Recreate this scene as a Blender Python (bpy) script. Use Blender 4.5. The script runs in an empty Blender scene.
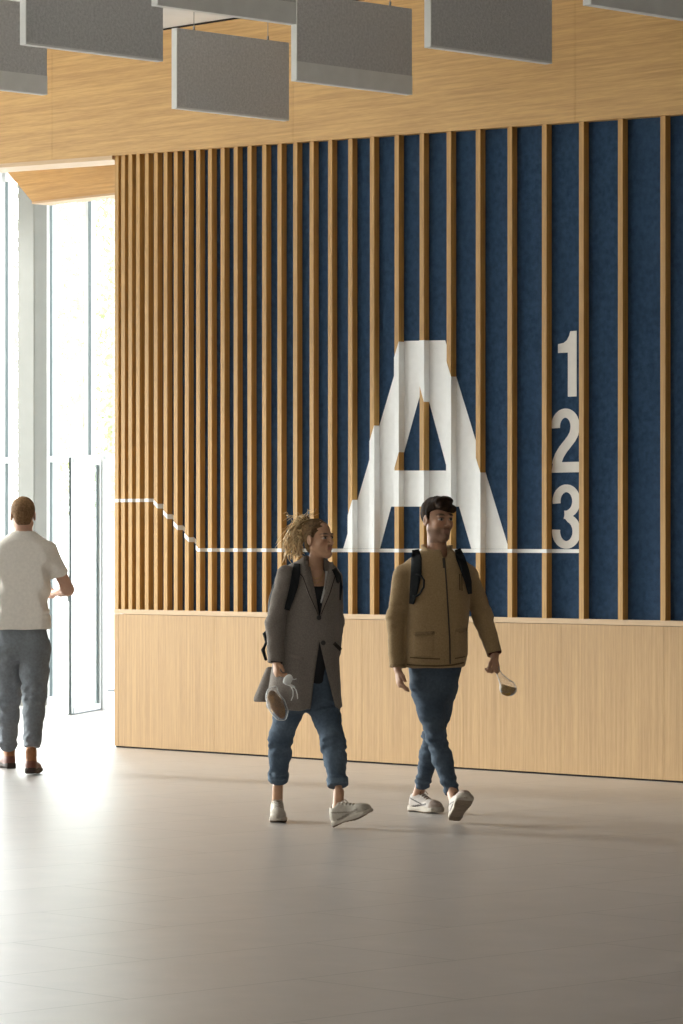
import bpy, bmesh, math, random
import numpy as np
from mathutils import Vector, Matrix
from mathutils.bvhtree import BVHTree
random.seed(7)
SC = bpy.context.scene
COL = SC.collection

# ------------------------------------------------------------------ camera, light, exposure
FPX = 3585.0            # focal length in pixels of the 683x1024 frame
EYE = 1.55              # camera height
HOR = 540.0             # image row of the horizon
cam_d = bpy.data.cameras.new('camera')
cam = bpy.data.objects.new('camera', cam_d); COL.objects.link(cam)
cam_d.sensor_fit = 'VERTICAL'; cam_d.sensor_height = 24.0; cam_d.sensor_width = 24.0
cam_d.lens = 24.0 * FPX / 1024.0
cam_d.shift_y = (HOR - 512.0) / 1024.0
cam_d.clip_end = 400
cam.location = (0, 0, EYE); cam.rotation_euler = (math.pi/2, 0, 0)
SC.camera = cam

SC.view_settings.view_transform = 'Standard'
SC.view_settings.look = 'None'
SC.view_settings.gamma = 1.0
SC.view_settings.use_curve_mapping = False
SC.view_settings.exposure = 0.92

world = bpy.data.worlds.new('sky'); SC.world = world; world.use_nodes = True
bg = world.node_tree.nodes['Background']
bg.inputs[0].default_value = (0.985, 0.985, 1.0, 1)
# bright overcast sky, brightest around the low sun behind the trees
_wn, _wl = world.node_tree.nodes, world.node_tree.links
_tc = _wn.new('ShaderNodeTexCoord'); _dt = _wn.new('ShaderNodeVectorMath'); _dt.operation = 'DOT_PRODUCT'
_dt.inputs[1].default_value = Vector((-0.45, 0.88, 0.10)).normalized(); _wl.new(_tc.outputs['Generated'], _dt.inputs[0])
_mr = _wn.new('ShaderNodeMapRange'); _mr.interpolation_type = 'SMOOTHSTEP'
_mr.inputs[1].default_value = .55; _mr.inputs[2].default_value = 1.0; _mr.inputs[3].default_value = 2.4; _mr.inputs[4].default_value = 6.0
_wl.new(_dt.outputs['Value'], _mr.inputs[0]); _wl.new(_mr.outputs[0], bg.inputs[1])

# room frame: x runs along the lettered wall (to the right), y away from the camera side, z up
UX, UY = 0.6998, -0.7143
P0 = (-1.70, 26.82)
ROT = math.atan2(UY, UX)
ROOM = Matrix.Translation((P0[0], P0[1], 0)) @ Matrix.Rotation(ROT, 4, 'Z')
ROOM_I = ROOM.inverted()
S_LEFT, V_FAR, S_RIGHT, V_BACK = -8.0, 4.25, 25.5, -25.0
CEIL = 5.32

sun_d = bpy.data.lights.new('sun', 'SUN'); sun = bpy.data.objects.new('sun', sun_d); COL.objects.link(sun)
sun_d.energy = 3.7; sun_d.angle = math.radians(13); sun_d.color = (1.0, 0.965, 0.92)
_el = math.radians(17.2)
_d = ROOM.to_3x3() @ Vector((0.962, 0.27, 0)).normalized() * math.cos(_el) + Vector((0, 0, -math.sin(_el)))
sun.rotation_euler = _d.to_track_quat('-Z', 'Y').to_euler()
sun.location = (-12, 20, 8)

def portal(name, c, nx, w, h):
    d = bpy.data.lights.new(name, 'AREA'); d.shape = 'RECTANGLE'; d.size = w; d.size_y = h
    d.cycles.is_portal = True
    o = bpy.data.objects.new(name, d); COL.objects.link(o)
    o.location = ROOM @ Vector(c)
    o.rotation_euler = (ROOM.to_3x3() @ Vector(nx)).to_track_quat('-Z', 'Y').to_euler()
portal('daylight_opening_left', (S_LEFT-0.05, (V_FAR+V_BACK)/2, 2.6), (1, 0, 0), V_FAR-V_BACK, 5.2)
portal('daylight_opening_far', (0.5, V_FAR+0.1, 2.5), (0, -1, 0), 17, 5.0)

# ------------------------------------------------------------------ pixel -> place helpers
def ray(px, py):
    return Vector(((px-341.5)/FPX, 1.0, (HOR-py)/FPX))
def at_y(px, py, Y):                      # world point seen at a pixel, at distance Y
    r = ray(px, py); return Vector((r.x*Y, Y, EYE + r.z*Y))
def on_wall(px, py, v):                   # room coordinates (s, z) where the pixel's ray meets plane y_room = v
    r = ROOM_I.to_3x3() @ ray(px, py); o = ROOM_I @ Vector((0, 0, EYE))
    t = (v - o.y)/r.y; p = o + r*t
    return p.x, p.z

# ------------------------------------------------------------------ material helpers
def nt(name, rough=0.6, spec=0.5):
    m = bpy.data.materials.new(name); m.use_nodes = True
    t = m.node_tree; b = t.nodes['Principled BSDF']
    b.inputs['Roughness'].default_value = rough
    b.inputs['Specular IOR Level'].default_value = spec
    return m, t, b
def plain(name, col, rough=0.6, spec=0.4, var=0.0, scale=8, bump=0.0, bscale=60, metal=0.0, stretch=(1, 1, 1), sheen=0.0):
    m, t, b = nt(name, rough, spec); N, L = t.nodes, t.links
    b.inputs['Metallic'].default_value = metal
    if sheen: b.inputs['Sheen Weight'].default_value = sheen; b.inputs['Sheen Roughness'].default_value = .5
    tc = N.new('ShaderNodeTexCoord'); mp = N.new('ShaderNodeMapping'); mp.inputs['Scale'].default_value = stretch
    L.new(tc.outputs['Object'], mp.inputs[0])
    if var:
        n = N.new('ShaderNodeTexNoise'); n.inputs['Scale'].default_value = scale; n.inputs['Detail'].default_value = 6
        L.new(mp.outputs[0], n.inputs['Vector'])
        r = N.new('ShaderNodeValToRGB'); L.new(n.outputs[0], r.inputs[0])
        r.color_ramp.elements[0].position = .3; r.color_ramp.elements[1].position = .7
        r.color_ramp.elements[0].color = (*[c*(1-var) for c in col], 1)
        r.color_ramp.elements[1].color = (*[min(1, c*(1+var)) for c in col], 1)
        L.new(r.outputs[0], b.inputs['Base Color'])
    else: b.inputs['Base Color'].default_value = (*col, 1)
    if bump:
        n2 = N.new('ShaderNodeTexNoise'); n2.inputs['Scale'].default_value = bscale; n2.inputs['Detail'].default_value = 4
        L.new(mp.outputs[0], n2.inputs['Vector'])
        bp = N.new('ShaderNodeBump'); bp.inputs['Strength'].default_value = bump; bp.inputs['Distance'].default_value = .01
        L.new(n2.outputs[0], bp.inputs['Height']); L.new(bp.outputs[0], b.inputs['Normal'])
    return m
def painted(name, rough=.75, var=.15, scale=40, bump=.3, bscale=150, spec=.3, sheen=0.0):
    """base colour from the mesh's own colour attribute, broken up by noise"""
    m, t, b = nt(name, rough, spec); N, L = t.nodes, t.links
    if sheen: b.inputs['Sheen Weight'].default_value = sheen
    a = N.new('ShaderNodeVertexColor'); a.layer_name = 'Col'
    n = N.new('ShaderNodeTexNoise'); n.inputs['Scale'].default_value = scale; n.inputs['Detail'].default_value = 5
    tc = N.new('ShaderNodeTexCoord'); L.new(tc.outputs['Object'], n.inputs['Vector'])
    mr = N.new('ShaderNodeMapRange'); mr.inputs[1].default_value = .3; mr.inputs[2].default_value = .7
    mr.inputs[3].default_value = 1-var; mr.inputs[4].default_value = 1+var; L.new(n.outputs[0], mr.inputs[0])
    mx = N.new('ShaderNodeVectorMath'); mx.operation = 'SCALE'
    L.new(a.outputs[0], mx.inputs[0]); L.new(mr.outputs[0], mx.inputs['Scale']); L.new(mx.outputs[0], b.inputs['Base Color'])
    if bump:
        n2 = N.new('ShaderNodeTexNoise'); n2.inputs['Scale'].default_value = bscale; L.new(tc.outputs['Object'], n2.inputs['Vector'])
        bp = N.new('ShaderNodeBump'); bp.inputs['Strength'].default_value = bump; bp.inputs['Distance'].default_value = .004
        L.new(n2.outputs[0], bp.inputs['Height']); L.new(bp.outputs[0], b.inputs['Normal'])
    return m
def wood(name, base, vertical=True, contrast=.18, rough=.45, board=0.0, seed=0):
    m, t, b = nt(name, rough, .35); N, L = t.nodes, t.links
    tc = N.new('ShaderNodeTexCoord')
    def noise(sc, scale, det=6):
        mp = N.new('ShaderNodeMapping'); mp.inputs['Scale'].default_value = sc; mp.inputs['Location'].default_value = (seed, seed*.7, 0)
        L.new(tc.outputs['Object'], mp.inputs[0])
        n = N.new('ShaderNodeTexNoise'); n.inputs['Scale'].default_value = scale; n.inputs['Detail'].default_value = det
        L.new(mp.outputs[0], n.inputs['Vector']); return n
    f = noise((1, 1, .02) if vertical else (.03, 1, 1), 55, 8)
    g = noise((1, 1, .08) if vertical else (.12, 1, 1), 7, 4)
    h = noise((1, 1, .05) if vertical else (.05, 1, 1), 170, 3)
    a1 = N.new('ShaderNodeMath'); a1.operation = 'MULTIPLY_ADD'; a1.inputs[1].default_value = .55; L.new(f.outputs[0], a1.inputs[0])
    a2 = N.new('ShaderNodeMath'); a2.operation = 'MULTIPLY_ADD'; a2.inputs[1].default_value = .15; a2.inputs[2].default_value = 0
    L.new(g.outputs[0], a2.inputs[0]); L.new(a2.outputs[0], a1.inputs[2])
    a3 = N.new('ShaderNodeMath'); a3.operation = 'MULTIPLY_ADD'; a3.inputs[1].default_value = .30
    L.new(h.outputs[0], a3.inputs[0]); L.new(a1.outputs[0], a3.inputs[2])
    r = N.new('ShaderNodeValToRGB'); L.new(a3.outputs[0], r.inputs[0])
    r.color_ramp.elements[0].position = .38; r.color_ramp.elements[1].position = .62
    lo = [base[0]*(1-contrast), base[1]*(1-contrast*1.25), base[2]*(1-contrast*1.5)]
    hi = [min(1, c*(1+contrast*.7)) for c in base]
    r.color_ramp.elements[0].color = (*lo, 1); r.color_ramp.elements[1].color = (*hi, 1)
    L.new(r.outputs[0], b.inputs['Base Color'])
    bp = N.new('ShaderNodeBump'); bp.inputs['Strength'].default_value = .12; bp.inputs['Distance'].default_value = .003
    L.new(a3.outputs[0], bp.inputs['Height']); L.new(bp.outputs[0], b.inputs['Normal'])
    return m
def glass(name, tint=(.95, .98, .97), amount=1.0):
    m = bpy.data.materials.new(name); m.use_nodes = True; t = m.node_tree; N, L = t.nodes, t.links
    N.clear(); o = N.new('ShaderNodeOutputMaterial'); mx = N.new('ShaderNodeMixShader')
    tr = N.new('ShaderNodeBsdfTransparent'); tr.inputs[0].default_value = (*tint, 1)
    gl = N.new('ShaderNodeBsdfGlossy'); gl.inputs['Roughness'].default_value = .02
    lw = N.new('ShaderNodeLayerWeight'); lw.inputs[0].default_value = .5
    pw = N.new('ShaderNodeMath'); pw.operation = 'POWER'; pw.inputs[1].default_value = 5; L.new(lw.outputs['Facing'], pw.inputs[0])
    fr = N.new('ShaderNodeMath'); fr.operation = 'MULTIPLY_ADD'; fr.inputs[1].default_value = .9; fr.inputs[2].default_value = .04; L.new(pw.outputs[0], fr.inputs[0])
    L.new(fr.outputs[0], mx.inputs[0]); L.new(tr.outputs[0], mx.inputs[1]); L.new(gl.outputs[0], mx.inputs[2]); L.new(mx.outputs[0], o.inputs[0])
    return m

M = {}
M['wood_base'] = wood('oak_veneer_vertical', (.49, .305, .135), True, .17, .5)
M['wood_slat'] = wood('oak_batten', (.51, .292, .087), True, .2, .5, seed=3)
M['wood_soffit'] = wood('oak_veneer_horizontal', (.585, .352, .125), False, .17, .5, seed=5)
M['wood_trim'] = wood('pale_oak_lipping', (.60, .42, .25), False, .08, .5, seed=8)
M['blue'] = plain('blue_felt', (.031, .063, .120), .95, .1, .22, 30, .5, 260)
M['paint'] = plain('white_wall_paint', (.88, .88, .87), .6, .3, .03, 20)
M['digit'] = plain('pale_grey_paint', (.72, .68, .63), .6, .3, .03, 20)
M['plaster'] = plain('white_plaster', (.88, .87, .85), .8, .2, .03, 3)
M['backwall'] = plain('warm_grey_plaster', (.68, .63, .57), .8, .2, .04, 2)
M['alu'] = plain('pale_aluminium', (.74, .77, .78), .35, .5, .02, 3)
M['gasket'] = plain('dark_gasket', (.17, .21, .22), .6, .3)
M['column'] = plain('column_paint', (.23, .23, .21), .55, .4, .03, 6)
M['felt'] = plain('grey_felt', (.60, .592, .585), .95, .1, .13, 60, .5, 120)
M['felt_edge'] = plain('pale_felt_edge', (.80, .80, .77), .8, .2, .04, 10)
M['wire'] = plain('steel_wire', (.25, .25, .25), .4, .5, metal=.8)
M['dark'] = plain('shadow_gap_black', (.035, .03, .028), .8, .2)
M['glass'] = glass('clear_glass')
M['glass_blue'] = glass('tinted_glass', (.90, .95, .96))
M['steel'] = plain('brushed_steel', (.42, .45, .47), .35, .5, metal=.6)

# ------------------------------------------------------------------ mesh helpers
def tag(o, label=None, cat=None, group=None, kind=None):
    if label: o['label'] = label
    if cat: o['category'] = cat
    if group: o['group'] = group
    if kind: o['kind'] = kind
    return o
def link(name, me, mat=None, parent=None, mw=None, smooth=False):
    o = bpy.data.objects.new(name, me); COL.objects.link(o)
    if mat is not None: me.materials.append(mat)
    if smooth: me.polygons.foreach_set('use_smooth', [True]*len(me.polygons))
    if parent is not None:
        o.parent = parent
        bpy.context.view_layer.update()
        o.matrix_parent_inverse = Matrix.Identity(4)
        if mw is not None: o.matrix_local = parent.matrix_world.inverted() @ mw
        else: o.matrix_local = parent.matrix_world.inverted()
    elif mw is not None: o.matrix_world = mw
    return o
def empty(name, mw, label, cat, group=None):
    o = bpy.data.objects.new(name, None); COL.objects.link(o); o.empty_display_size = .1
    o.matrix_world = mw; tag(o, label, cat, group)
    bpy.context.view_layer.update()
    return o
def box_bm(bm, a, b):
    x0, y0, z0 = a; x1, y1, z1 = b
    vs = [bm.verts.new(p) for p in ((x0,y0,z0),(x1,y0,z0),(x1,y1,z0),(x0,y1,z0),(x0,y0,z1),(x1,y0,z1),(x1,y1,z1),(x0,y1,z1))]
    for f in ((0,3,2,1),(4,5,6,7),(0,1,5,4),(1,2,6,5),(2,3,7,6),(3,0,4,7)): bm.faces.new([vs[i] for i in f])
def boxes(name, lst, mat, parent=None, mw=ROOM, bevel=0.0):
    bm = bmesh.new()
    for a, b in lst: box_bm(bm, a, b)
    if bevel: bmesh.ops.bevel(bm, geom=list(bm.edges), offset=bevel, segments=2, affect='EDGES', clamp_overlap=True)
    bmesh.ops.recalc_face_normals(bm, faces=bm.faces)
    me = bpy.data.meshes.new(name); bm.to_mesh(me); bm.free()
    return link(name, me, mat, parent, mw)
def prism_bm(bm, pts, y0, y1):            # polygon in (s,z), extruded along room y
    n = len(pts)
    a = [bm.verts.new((p[0], y0, p[1])) for p in pts]; b = [bm.verts.new((p[0], y1, p[1])) for p in pts]
    try:
        bm.faces.new(a); bm.faces.new(b[::-1])
    except ValueError: return
    for i in range(n): bm.faces.new((a[i], b[i], b[(i+1) % n], a[(i+1) % n]))
def done(name, bm, mat, parent=None, mw=ROOM, smooth=False):
    bmesh.ops.recalc_face_normals(bm, faces=bm.faces)
    me = bpy.data.meshes.new(name); bm.to_mesh(me); bm.free()
    return link(name, me, mat, parent, mw, smooth)
def struct(o): o['kind'] = 'structure'; return o

# ------------------------------------------------------------------ SETTING: floor
def floor_mat():
    m, t, b = nt('large_stone_tiles', .46, 1.0); N, L = t.nodes, t.links
    tc = N.new('ShaderNodeTexCoord')
    br = N.new('ShaderNodeTexBrick'); br.inputs['Scale'].default_value = 1.0
    mp = N.new('ShaderNodeMapping'); mp.inputs['Rotation'].default_value = (0, 0, math.pi/2); L.new(tc.outputs['Object'], mp.inputs[0])
    L.new(mp.outputs[0], br.inputs['Vector'])
    br.inputs['Brick Width'].default_value = 1.6; br.inputs['Row Height'].default_value = .8
    br.inputs['Mortar Size'].default_value = .006; br.inputs['Mortar Smooth'].default_value = .3; br.inputs['Bias'].default_value = 0
    br.inputs['Color1'].default_value = (.36, .322, .30, 1); br.inputs['Color2'].default_value = (.38, .34, .315, 1)
    br.inputs['Mortar'].default_value = (.20, .18, .16, 1)
    n = N.new('ShaderNodeTexNoise'); n.inputs['Scale'].default_value = 3.5; n.inputs['Detail'].default_value = 8; n.inputs['Roughness'].default_value = .65
    L.new(tc.outputs['Object'], n.inputs['Vector'])
    mr = N.new('ShaderNodeMapRange'); mr.inputs[1].default_value = .3; mr.inputs[2].default_value = .7; mr.inputs[3].default_value = .84; mr.inputs[4].default_value = 1.14
    L.new(n.outputs[0], mr.inputs[0])
    sc = N.new('ShaderNodeVectorMath'); sc.operation = 'SCALE'; L.new(br.outputs[0], sc.inputs[0]); L.new(mr.outputs[0], sc.inputs['Scale'])
    L.new(sc.outputs[0], b.inputs['Base Color'])
    mr2 = N.new('ShaderNodeMapRange'); mr2.inputs[1].default_value = .3; mr2.inputs[2].default_value = .7; mr2.inputs[3].default_value = .42; mr2.inputs[4].default_value = .50
    L.new(n.outputs[0], mr2.inputs[0]); L.new(mr2.outputs[0], b.inputs['Roughness'])
    b.inputs['Coat Weight'].default_value = .8; b.inputs['Coat Roughness'].default_value = .36; b.inputs['Coat IOR'].default_value = 1.6
    return m
struct(boxes('floor', [((S_LEFT, V_BACK, -.12), (S_RIGHT, V_FAR+2.4, 0))], floor_mat()))

# lettered wall: battens in front of blue felt
SW, SD = .044, .052                       # batten width and depth
FRONT_X = [114.6,121,128.2,135.9,144.6,153.7,163.4,173.6,184.7,196.0,207.8,220.4,233.5,247.3,262,277.3,293,
           309.4,327.8,347.9,369.7,394.3,419.4,446.4,475.6,507.3,541.7,578.8,617.7,660.2]
slat_s = [on_wall(x, 400, 0)[0] for x in FRONT_X]
slat_s.append(slat_s[-1] + .35)
ledge_z = 1.033
zl, zr = on_wall(114.6, 155.3, -.02)[1], on_wall(683, 114, -.02)[1]
s_r0 = on_wall(683, 114, -.02)[0]
def bulk_low(s): return zl + (zr-zl)*s/s_r0
WEND = S_RIGHT
struct(boxes('wall_lettered', [((SW*.5, SD, ledge_z-.02), (WEND, .32, CEIL))], M['blue']))
bm = bmesh.new()
seams = [0.0, on_wall(118.5, 700, 0)[0], on_wall(214, 700, 0)[0], on_wall(362, 700, 0)[0], on_wall(463, 700, 0)[0], on_wall(561, 700, 0)[0], on_wall(664, 700, 0)[0]]
while seams[-1] < WEND-1.3: seams.append(seams[-1]+1.25)
seams.append(WEND)
for a, b in zip(seams[:-1], seams[1:]):
    box_bm(bm, (a+.0012, 0, .012), (b-.0012, .30, ledge_z-.037))
base = struct(done('wall_base', bm, M['wood_base']))
struct(boxes('trim_1', [((0, -.001, ledge_z-.034), (WEND, .31, ledge_z))], M['wood_trim']))
struct(boxes('trim_2', [((.004, .012, 0), (WEND, .30, .014))], M['dark']))

def ordinal(n):
    return {1:'first',2:'second',3:'third',4:'fourth',5:'fifth',6:'sixth',7:'seventh',8:'eighth',9:'ninth',10:'tenth',11:'eleventh',12:'twelfth',
            13:'thirteenth',14:'fourteenth',15:'fifteenth',16:'sixteenth',17:'seventeenth'}[n]
def batten_mesh(s, i):
    bm = bmesh.new()
    box_bm(bm, (0, 0, ledge_z), (SW, SD-.0005, bulk_low(s)+.12))
    bmesh.ops.bevel(bm, geom=[e for e in bm.edges if abs(e.verts[0].co.z-e.verts[1].co.z) > .5], offset=.002, segments=1, affect='EDGES')
    me = bpy.data.meshes.new('wooden_batten'); bm.to_mesh(me); bm.free()
    me.materials.append(M['wood_slat']); return me
vis = [i for i in range(len(FRONT_X))]
for i, s in enumerate(slat_s):
    if i >= len(FRONT_X): lab = 'vertical oak batten on blue felt, beyond the right edge of the photo'
    elif i == 0: lab = 'vertical oak batten at the left end of the blue wall, next to the glass doors'
    elif i < 17: lab = 'vertical oak batten, %s from the left end of the blue wall' % ordinal(i+1)
    elif i < 20: lab = 'vertical oak batten, %s to the left of the white letter A' % {17:'third',18:'second',19:'nearest'}[i] if i != 19 else 'vertical oak batten under the left foot of the white letter A'
    elif i == 20: lab = 'vertical oak batten under the lower left leg of the letter A, second it crosses'
    elif i == 21: lab = 'vertical oak batten under the upper left shoulder of the letter A'
    elif i == 22: lab = 'vertical oak batten running through the middle hole of the letter A'
    elif i == 23: lab = 'vertical oak batten under the right slope of the letter A'
    elif i == 24: lab = 'vertical oak batten under the lower right leg of the letter A'
    elif i == 25: lab = 'vertical oak batten just right of the letter A'
    elif i == 26: lab = 'vertical oak batten along the left side of the numerals 1 2 3'
    elif i == 27: lab = 'vertical oak batten along the right side of the numerals 1 2 3'
    elif i == 28: lab = 'vertical oak batten, second from the right edge of the photo'
    else: lab = 'vertical oak batten, nearest the right edge of the photo'
    o = bpy.data.objects.new('wooden_batten', batten_mesh(s, i)); COL.objects.link(o)
    o.matrix_world = ROOM @ Matrix.Translation((s, 0, 0))
    tag(o, lab, 'batten', 'vertical oak battens over the blue felt wall')

# painted letter, numerals and line: thin paint lying on felt, batten sides and batten fronts
def bp(px, py): return on_wall(px, py, SD)
def clip(poly, s0, s1):
    def half(P, s, keep):
        out = []
        for i in range(len(P)):
            a, b = P[i], P[(i+1) % len(P)]
            ia, ib = keep(a[0]-s), keep(b[0]-s)
            if ia: out.append(a)
            if ia != ib:
                t = (s-a[0])/(b[0]-a[0]); out.append((s, a[1]+t*(b[1]-a[1])))
        return out
    P = half(poly, s0, lambda d: d >= 0)
    if len(P) > 2: P = half(P, s1, lambda d: d <= 0)
    return P if len(P) > 2 else []
def span(poly, s):
    zs = []
    for i in range(len(poly)):
        a, b = poly[i], poly[(i+1) % len(poly)]
        if (a[0]-s)*(b[0]-s) <= 0 and a[0] != b[0]:
            t = (s-a[0])/(b[0]-a[0]); zs.append(a[1]+t*(b[1]-a[1]))
    return (min(zs), max(zs)) if len(zs) > 1 else None
TH = .0016
def paint(polys, name, mat):
    bm = bmesh.new()
    for poly in polys:
        lo, hi = min(p[0] for p in poly), max(p[0] for p in poly)
        prev = 0.0
        for s in slat_s:
            if prev < hi and s > lo:                                   # felt between battens
                q = clip(poly, max(prev, lo), s)
                if q: prism_bm(bm, q, SD-TH, SD-.0002)
            if s < hi and s+SW > lo:
                q = clip(poly, s, s+SW)
                if q: prism_bm(bm, q, -TH, -.0002)
            for e, sg in ((s, -1), (s+SW, 1)):
                sp = span(poly, e) if lo < e < hi else None
                if sp and sp[1]-sp[0] > .002:
                    x0, x1 = (e-TH, e-.0002) if sg < 0 else (e+.0002, e+TH)
                    box_bm(bm, (x0, -TH, sp[0]), (x1, SD-.0003, sp[1]))
            prev = s+SW
    return done(name, bm, mat)
ap = bp(423.8, 381.6)
legL = [bp(342.6, 551), bp(404.4, 341), bp(424, 340.6), ap, bp(399, 470.8), bp(391.3, 506.5), bp(379.4, 551)]
legR = [bp(423.9, 340.6), bp(445.2, 340.2), bp(509.8, 551.6), bp(472.2, 551.4), bp(459.2, 506.5), bp(447.8, 470.8), ap]
_zb = on_wall(400, 550.6, 0)[1]+.0135
def cutb(P):
    out = []
    for i in range(len(P)):
        a, b = P[i], P[(i+1) % len(P)]
        if a[1] >= _zb: out.append(a)
        if (a[1] >= _zb) != (b[1] >= _zb): t = (_zb-a[1])/(b[1]-a[1]); out.append((a[0]+t*(b[0]-a[0]), _zb))
    return out
legL, legR = cutb(legL), cutb(legR)
bar = [bp(398.6, 470.6), bp(448.2, 470.6), bp(459.8, 506.6), bp(390.8, 506.6)]
o = paint([legL, legR, bar], 'painted_letter', M['paint'])
tag(o, 'huge white capital letter A painted across the battens and blue felt', 'letter')
zline = on_wall(400, 550.6, 0)[1]; zhigh = on_wall(130, 500.5, 0)[1]
sA, sB, sE = on_wall(152.5, 500, 0)[0], on_wall(198, 549, 0)[0], on_wall(579.5, 550, SD)[0]
hw = .0125
line = [[(-.0, zhigh-hw), (-.0, zhigh+hw), (sA, zhigh+hw), (sA, zhigh-hw)],
        [(sA, zhigh-hw*1.6), (sA, zhigh+hw*1.2), (sB, zline+hw*1.6), (sB, zline-hw*1.2)],
        [(sB, zline-hw), (sB, zline+hw), (sE, zline+hw), (sE, zline-hw)]]
o = paint(line, 'painted_line', M['paint'])
tag(o, 'thin white line stepping down and running under the letter A across the battens', 'line')

def stroke(bm, pts, hwd, sx, ox, oz, sz, up=0.0):
    L_, R_ = [], []
    n = len(pts)
    for i in range(n):
        a = pts[max(0, i-1)]; b = pts[min(n-1, i+1)]
        tx, tz = b[0]-a[0], b[1]-a[1]; l = math.hypot(tx, tz); nx, nz = -tz/l, tx/l
        w = hwd[i] if isinstance(hwd, list) else hwd
        L_.append((pts[i][0]+nx*w, pts[i][1]+nz*w)); R_.append((pts[i][0]-nx*w, pts[i][1]-nz*w))
    for i in range(n-1):
        q = [L_[i], L_[i+1], R_[i+1], R_[i]]
        prism_bm(bm, [(ox+p[0]*sx, oz+p[1]*sz) for p in q], SD-TH-up-(.0003 if i % 2 else 0), SD-.0002)
def arc(cx, cz, rx, rz, a0, a1, n=22):
    return [(cx+rx*math.cos(math.radians(a0+(a1-a0)*i/n)), cz+rz*math.sin(math.radians(a0+(a1-a0)*i/n))) for i in range(n+1)]
def poly_digit(bm, pts, ox, oz, sx, sz): prism_bm(bm, [(ox+p[0]*sx, oz+p[1]*sz) for p in pts], SD-TH-.0006, SD-.0002)
# numeral 1
x0, z1 = bp(558.2, 331.8); x1, z0 = bp(576.8, 396.4)
bm = bmesh.new(); w, h = x1-x0, z1-z0
poly_digit(bm, [(.53, 0), (1, 0), (1, 1), (.66, 1), (.60, .93), (.48, .865), (.30, .825), (0, .81), (0, .675), (.53, .675)], x0, z0, w, h)
tag(done('painted_numeral', bm, M['digit']), 'pale numeral 1 painted on the blue felt, topmost of the three numerals', 'numeral', 'numerals between two battens')
# numeral 2
x0, z1 = bp(551.4, 408.8); x1, z0 = bp(579.8, 472.2)
bm = bmesh.new(); w, h = (x1-x0)/29, (z1-z0)/64
pp = arc(14.3, 45.8, 10.0, 13.4, 186, -12, 26) + [(23.2, 38.5), (20.5, 33.5), (16.5, 28.5), (12, 23), (8.2, 17), (6.0, 11), (5.2, 8)]
stroke(bm, pp, [4.6]*27+[4.7]*7, w, x0, z0, h)
poly_digit(bm, [(0, 0), (28.6, 0), (28.6, 10.4), (2, 10.4)], x0, z0, w, h)
tag(done('painted_numeral', bm, M['digit']), 'pale numeral 2 painted on the blue felt, middle of the three numerals', 'numeral', 'numerals between two battens')
# numeral 3
x0, z1 = bp(552.6, 484.6); x1, z0 = bp(580.8, 549.0); z0 += .001
bm = bmesh.new(); w, h = (x1-x0)/28, (z1-z0)/66
stroke(bm, arc(13.8, 48.8, 9.8, 13.2, 190, -62, 24)+[(15.5, 35.4), (12, 35.2)], 3.95, w, x0, z0, h)
stroke(bm, [(12, 34.6), (15, 34.0)]+arc(13.8, 17.8, 10.2, 13.8, 66, -188, 26), 4.0, w, x0, z0, h, .0007)
tag(done('painted_numeral', bm, M['digit']), 'pale numeral 3 painted on the blue felt, lowest of the three, resting on the line', 'numeral', 'numerals between two battens')

# bulkhead above the battens
V0 = -.02
def wp(px, py, v=V0): return on_wall(px, py, v)
top_l = wp(48.7, 62)[1]
def bulk_piece(bm, s0, s1, zt=CEIL):
    prism_bm(bm, [(s0+.0015, bulk_low(s0)), (s1-.0015, bulk_low(s1)), (s1-.0015, zt), (s0+.0015, zt)], V0, .30)
bm = bmesh.new()
cuts = [S_LEFT, wp(52, 100)[0], wp(293, 100)[0], wp(575, 60)[0]]
while cuts[-1] < WEND-2.5: cuts.append(cuts[-1]+2.4)
cuts.append(WEND)
for a, b in zip(cuts[:-1], cuts[1:]): bulk_piece(bm, a, b, 5.302)
struct(done('wall_bulkhead', bm, M['wood_soffit']))
struct(boxes('trim_3', [((S_LEFT, V0+.02, 5.296), (WEND, .2, CEIL))], M['dark']))
# pale lipping under the bulkhead, left of the lettered wall
bm = bmesh.new()
prism_bm(bm, [(S_LEFT, bulk_low(S_LEFT)-.03), (-.002, bulk_low(0)-.03), (-.002, bulk_low(0)+.005), (S_LEFT, bulk_low(S_LEFT)+.005)], V0+.002, .30)
struct(done('trim_4', bm, M['wood_trim']))
# lower fascia further in, cut on the slant at its left end
VB = 1.6
a = on_wall(33, 202.6, VB); b = on_wall(113, 193.8, VB); c = on_wall(5, 169, VB)
sl = (b[1]-a[1])/(b[0]-a[0])
bm = bmesh.new()
e_s = 3.0
prism_bm(bm, [a, (e_s, a[1]+sl*(e_s-a[0])), (e_s, 5.2), (c[0]-.35, 5.2), (c[0]-.35, c[1]+.35), c], VB, VB+.18)
struct(done('wall_fascia', bm, M['wood_soffit']))
bm = bmesh.new()
prism_bm(bm, [(a[0], a[1]-.012), (e_s, a[1]+sl*(e_s-a[0])-.012), (e_s, a[1]+sl*(e_s-a[0])+.006), (a[0], a[1]+.006)], VB-.012, VB+.19)
struct(done('trim_5', bm, M['wood_trim']))

# ceiling and the rest of the hall
struct(boxes('ceiling', [((S_LEFT, V_BACK, CEIL), (S_RIGHT, V_FAR+.3, CEIL+.2))], M['plaster']))
struct(boxes('wall_right', [((S_RIGHT, V_BACK, 0), (S_RIGHT+.2, V_FAR, CEIL))], M['backwall']))
struct(boxes('wall_back', [((S_LEFT, V_BACK-.2, 0), (S_RIGHT, V_BACK, CEIL))], M['backwall']))

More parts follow.
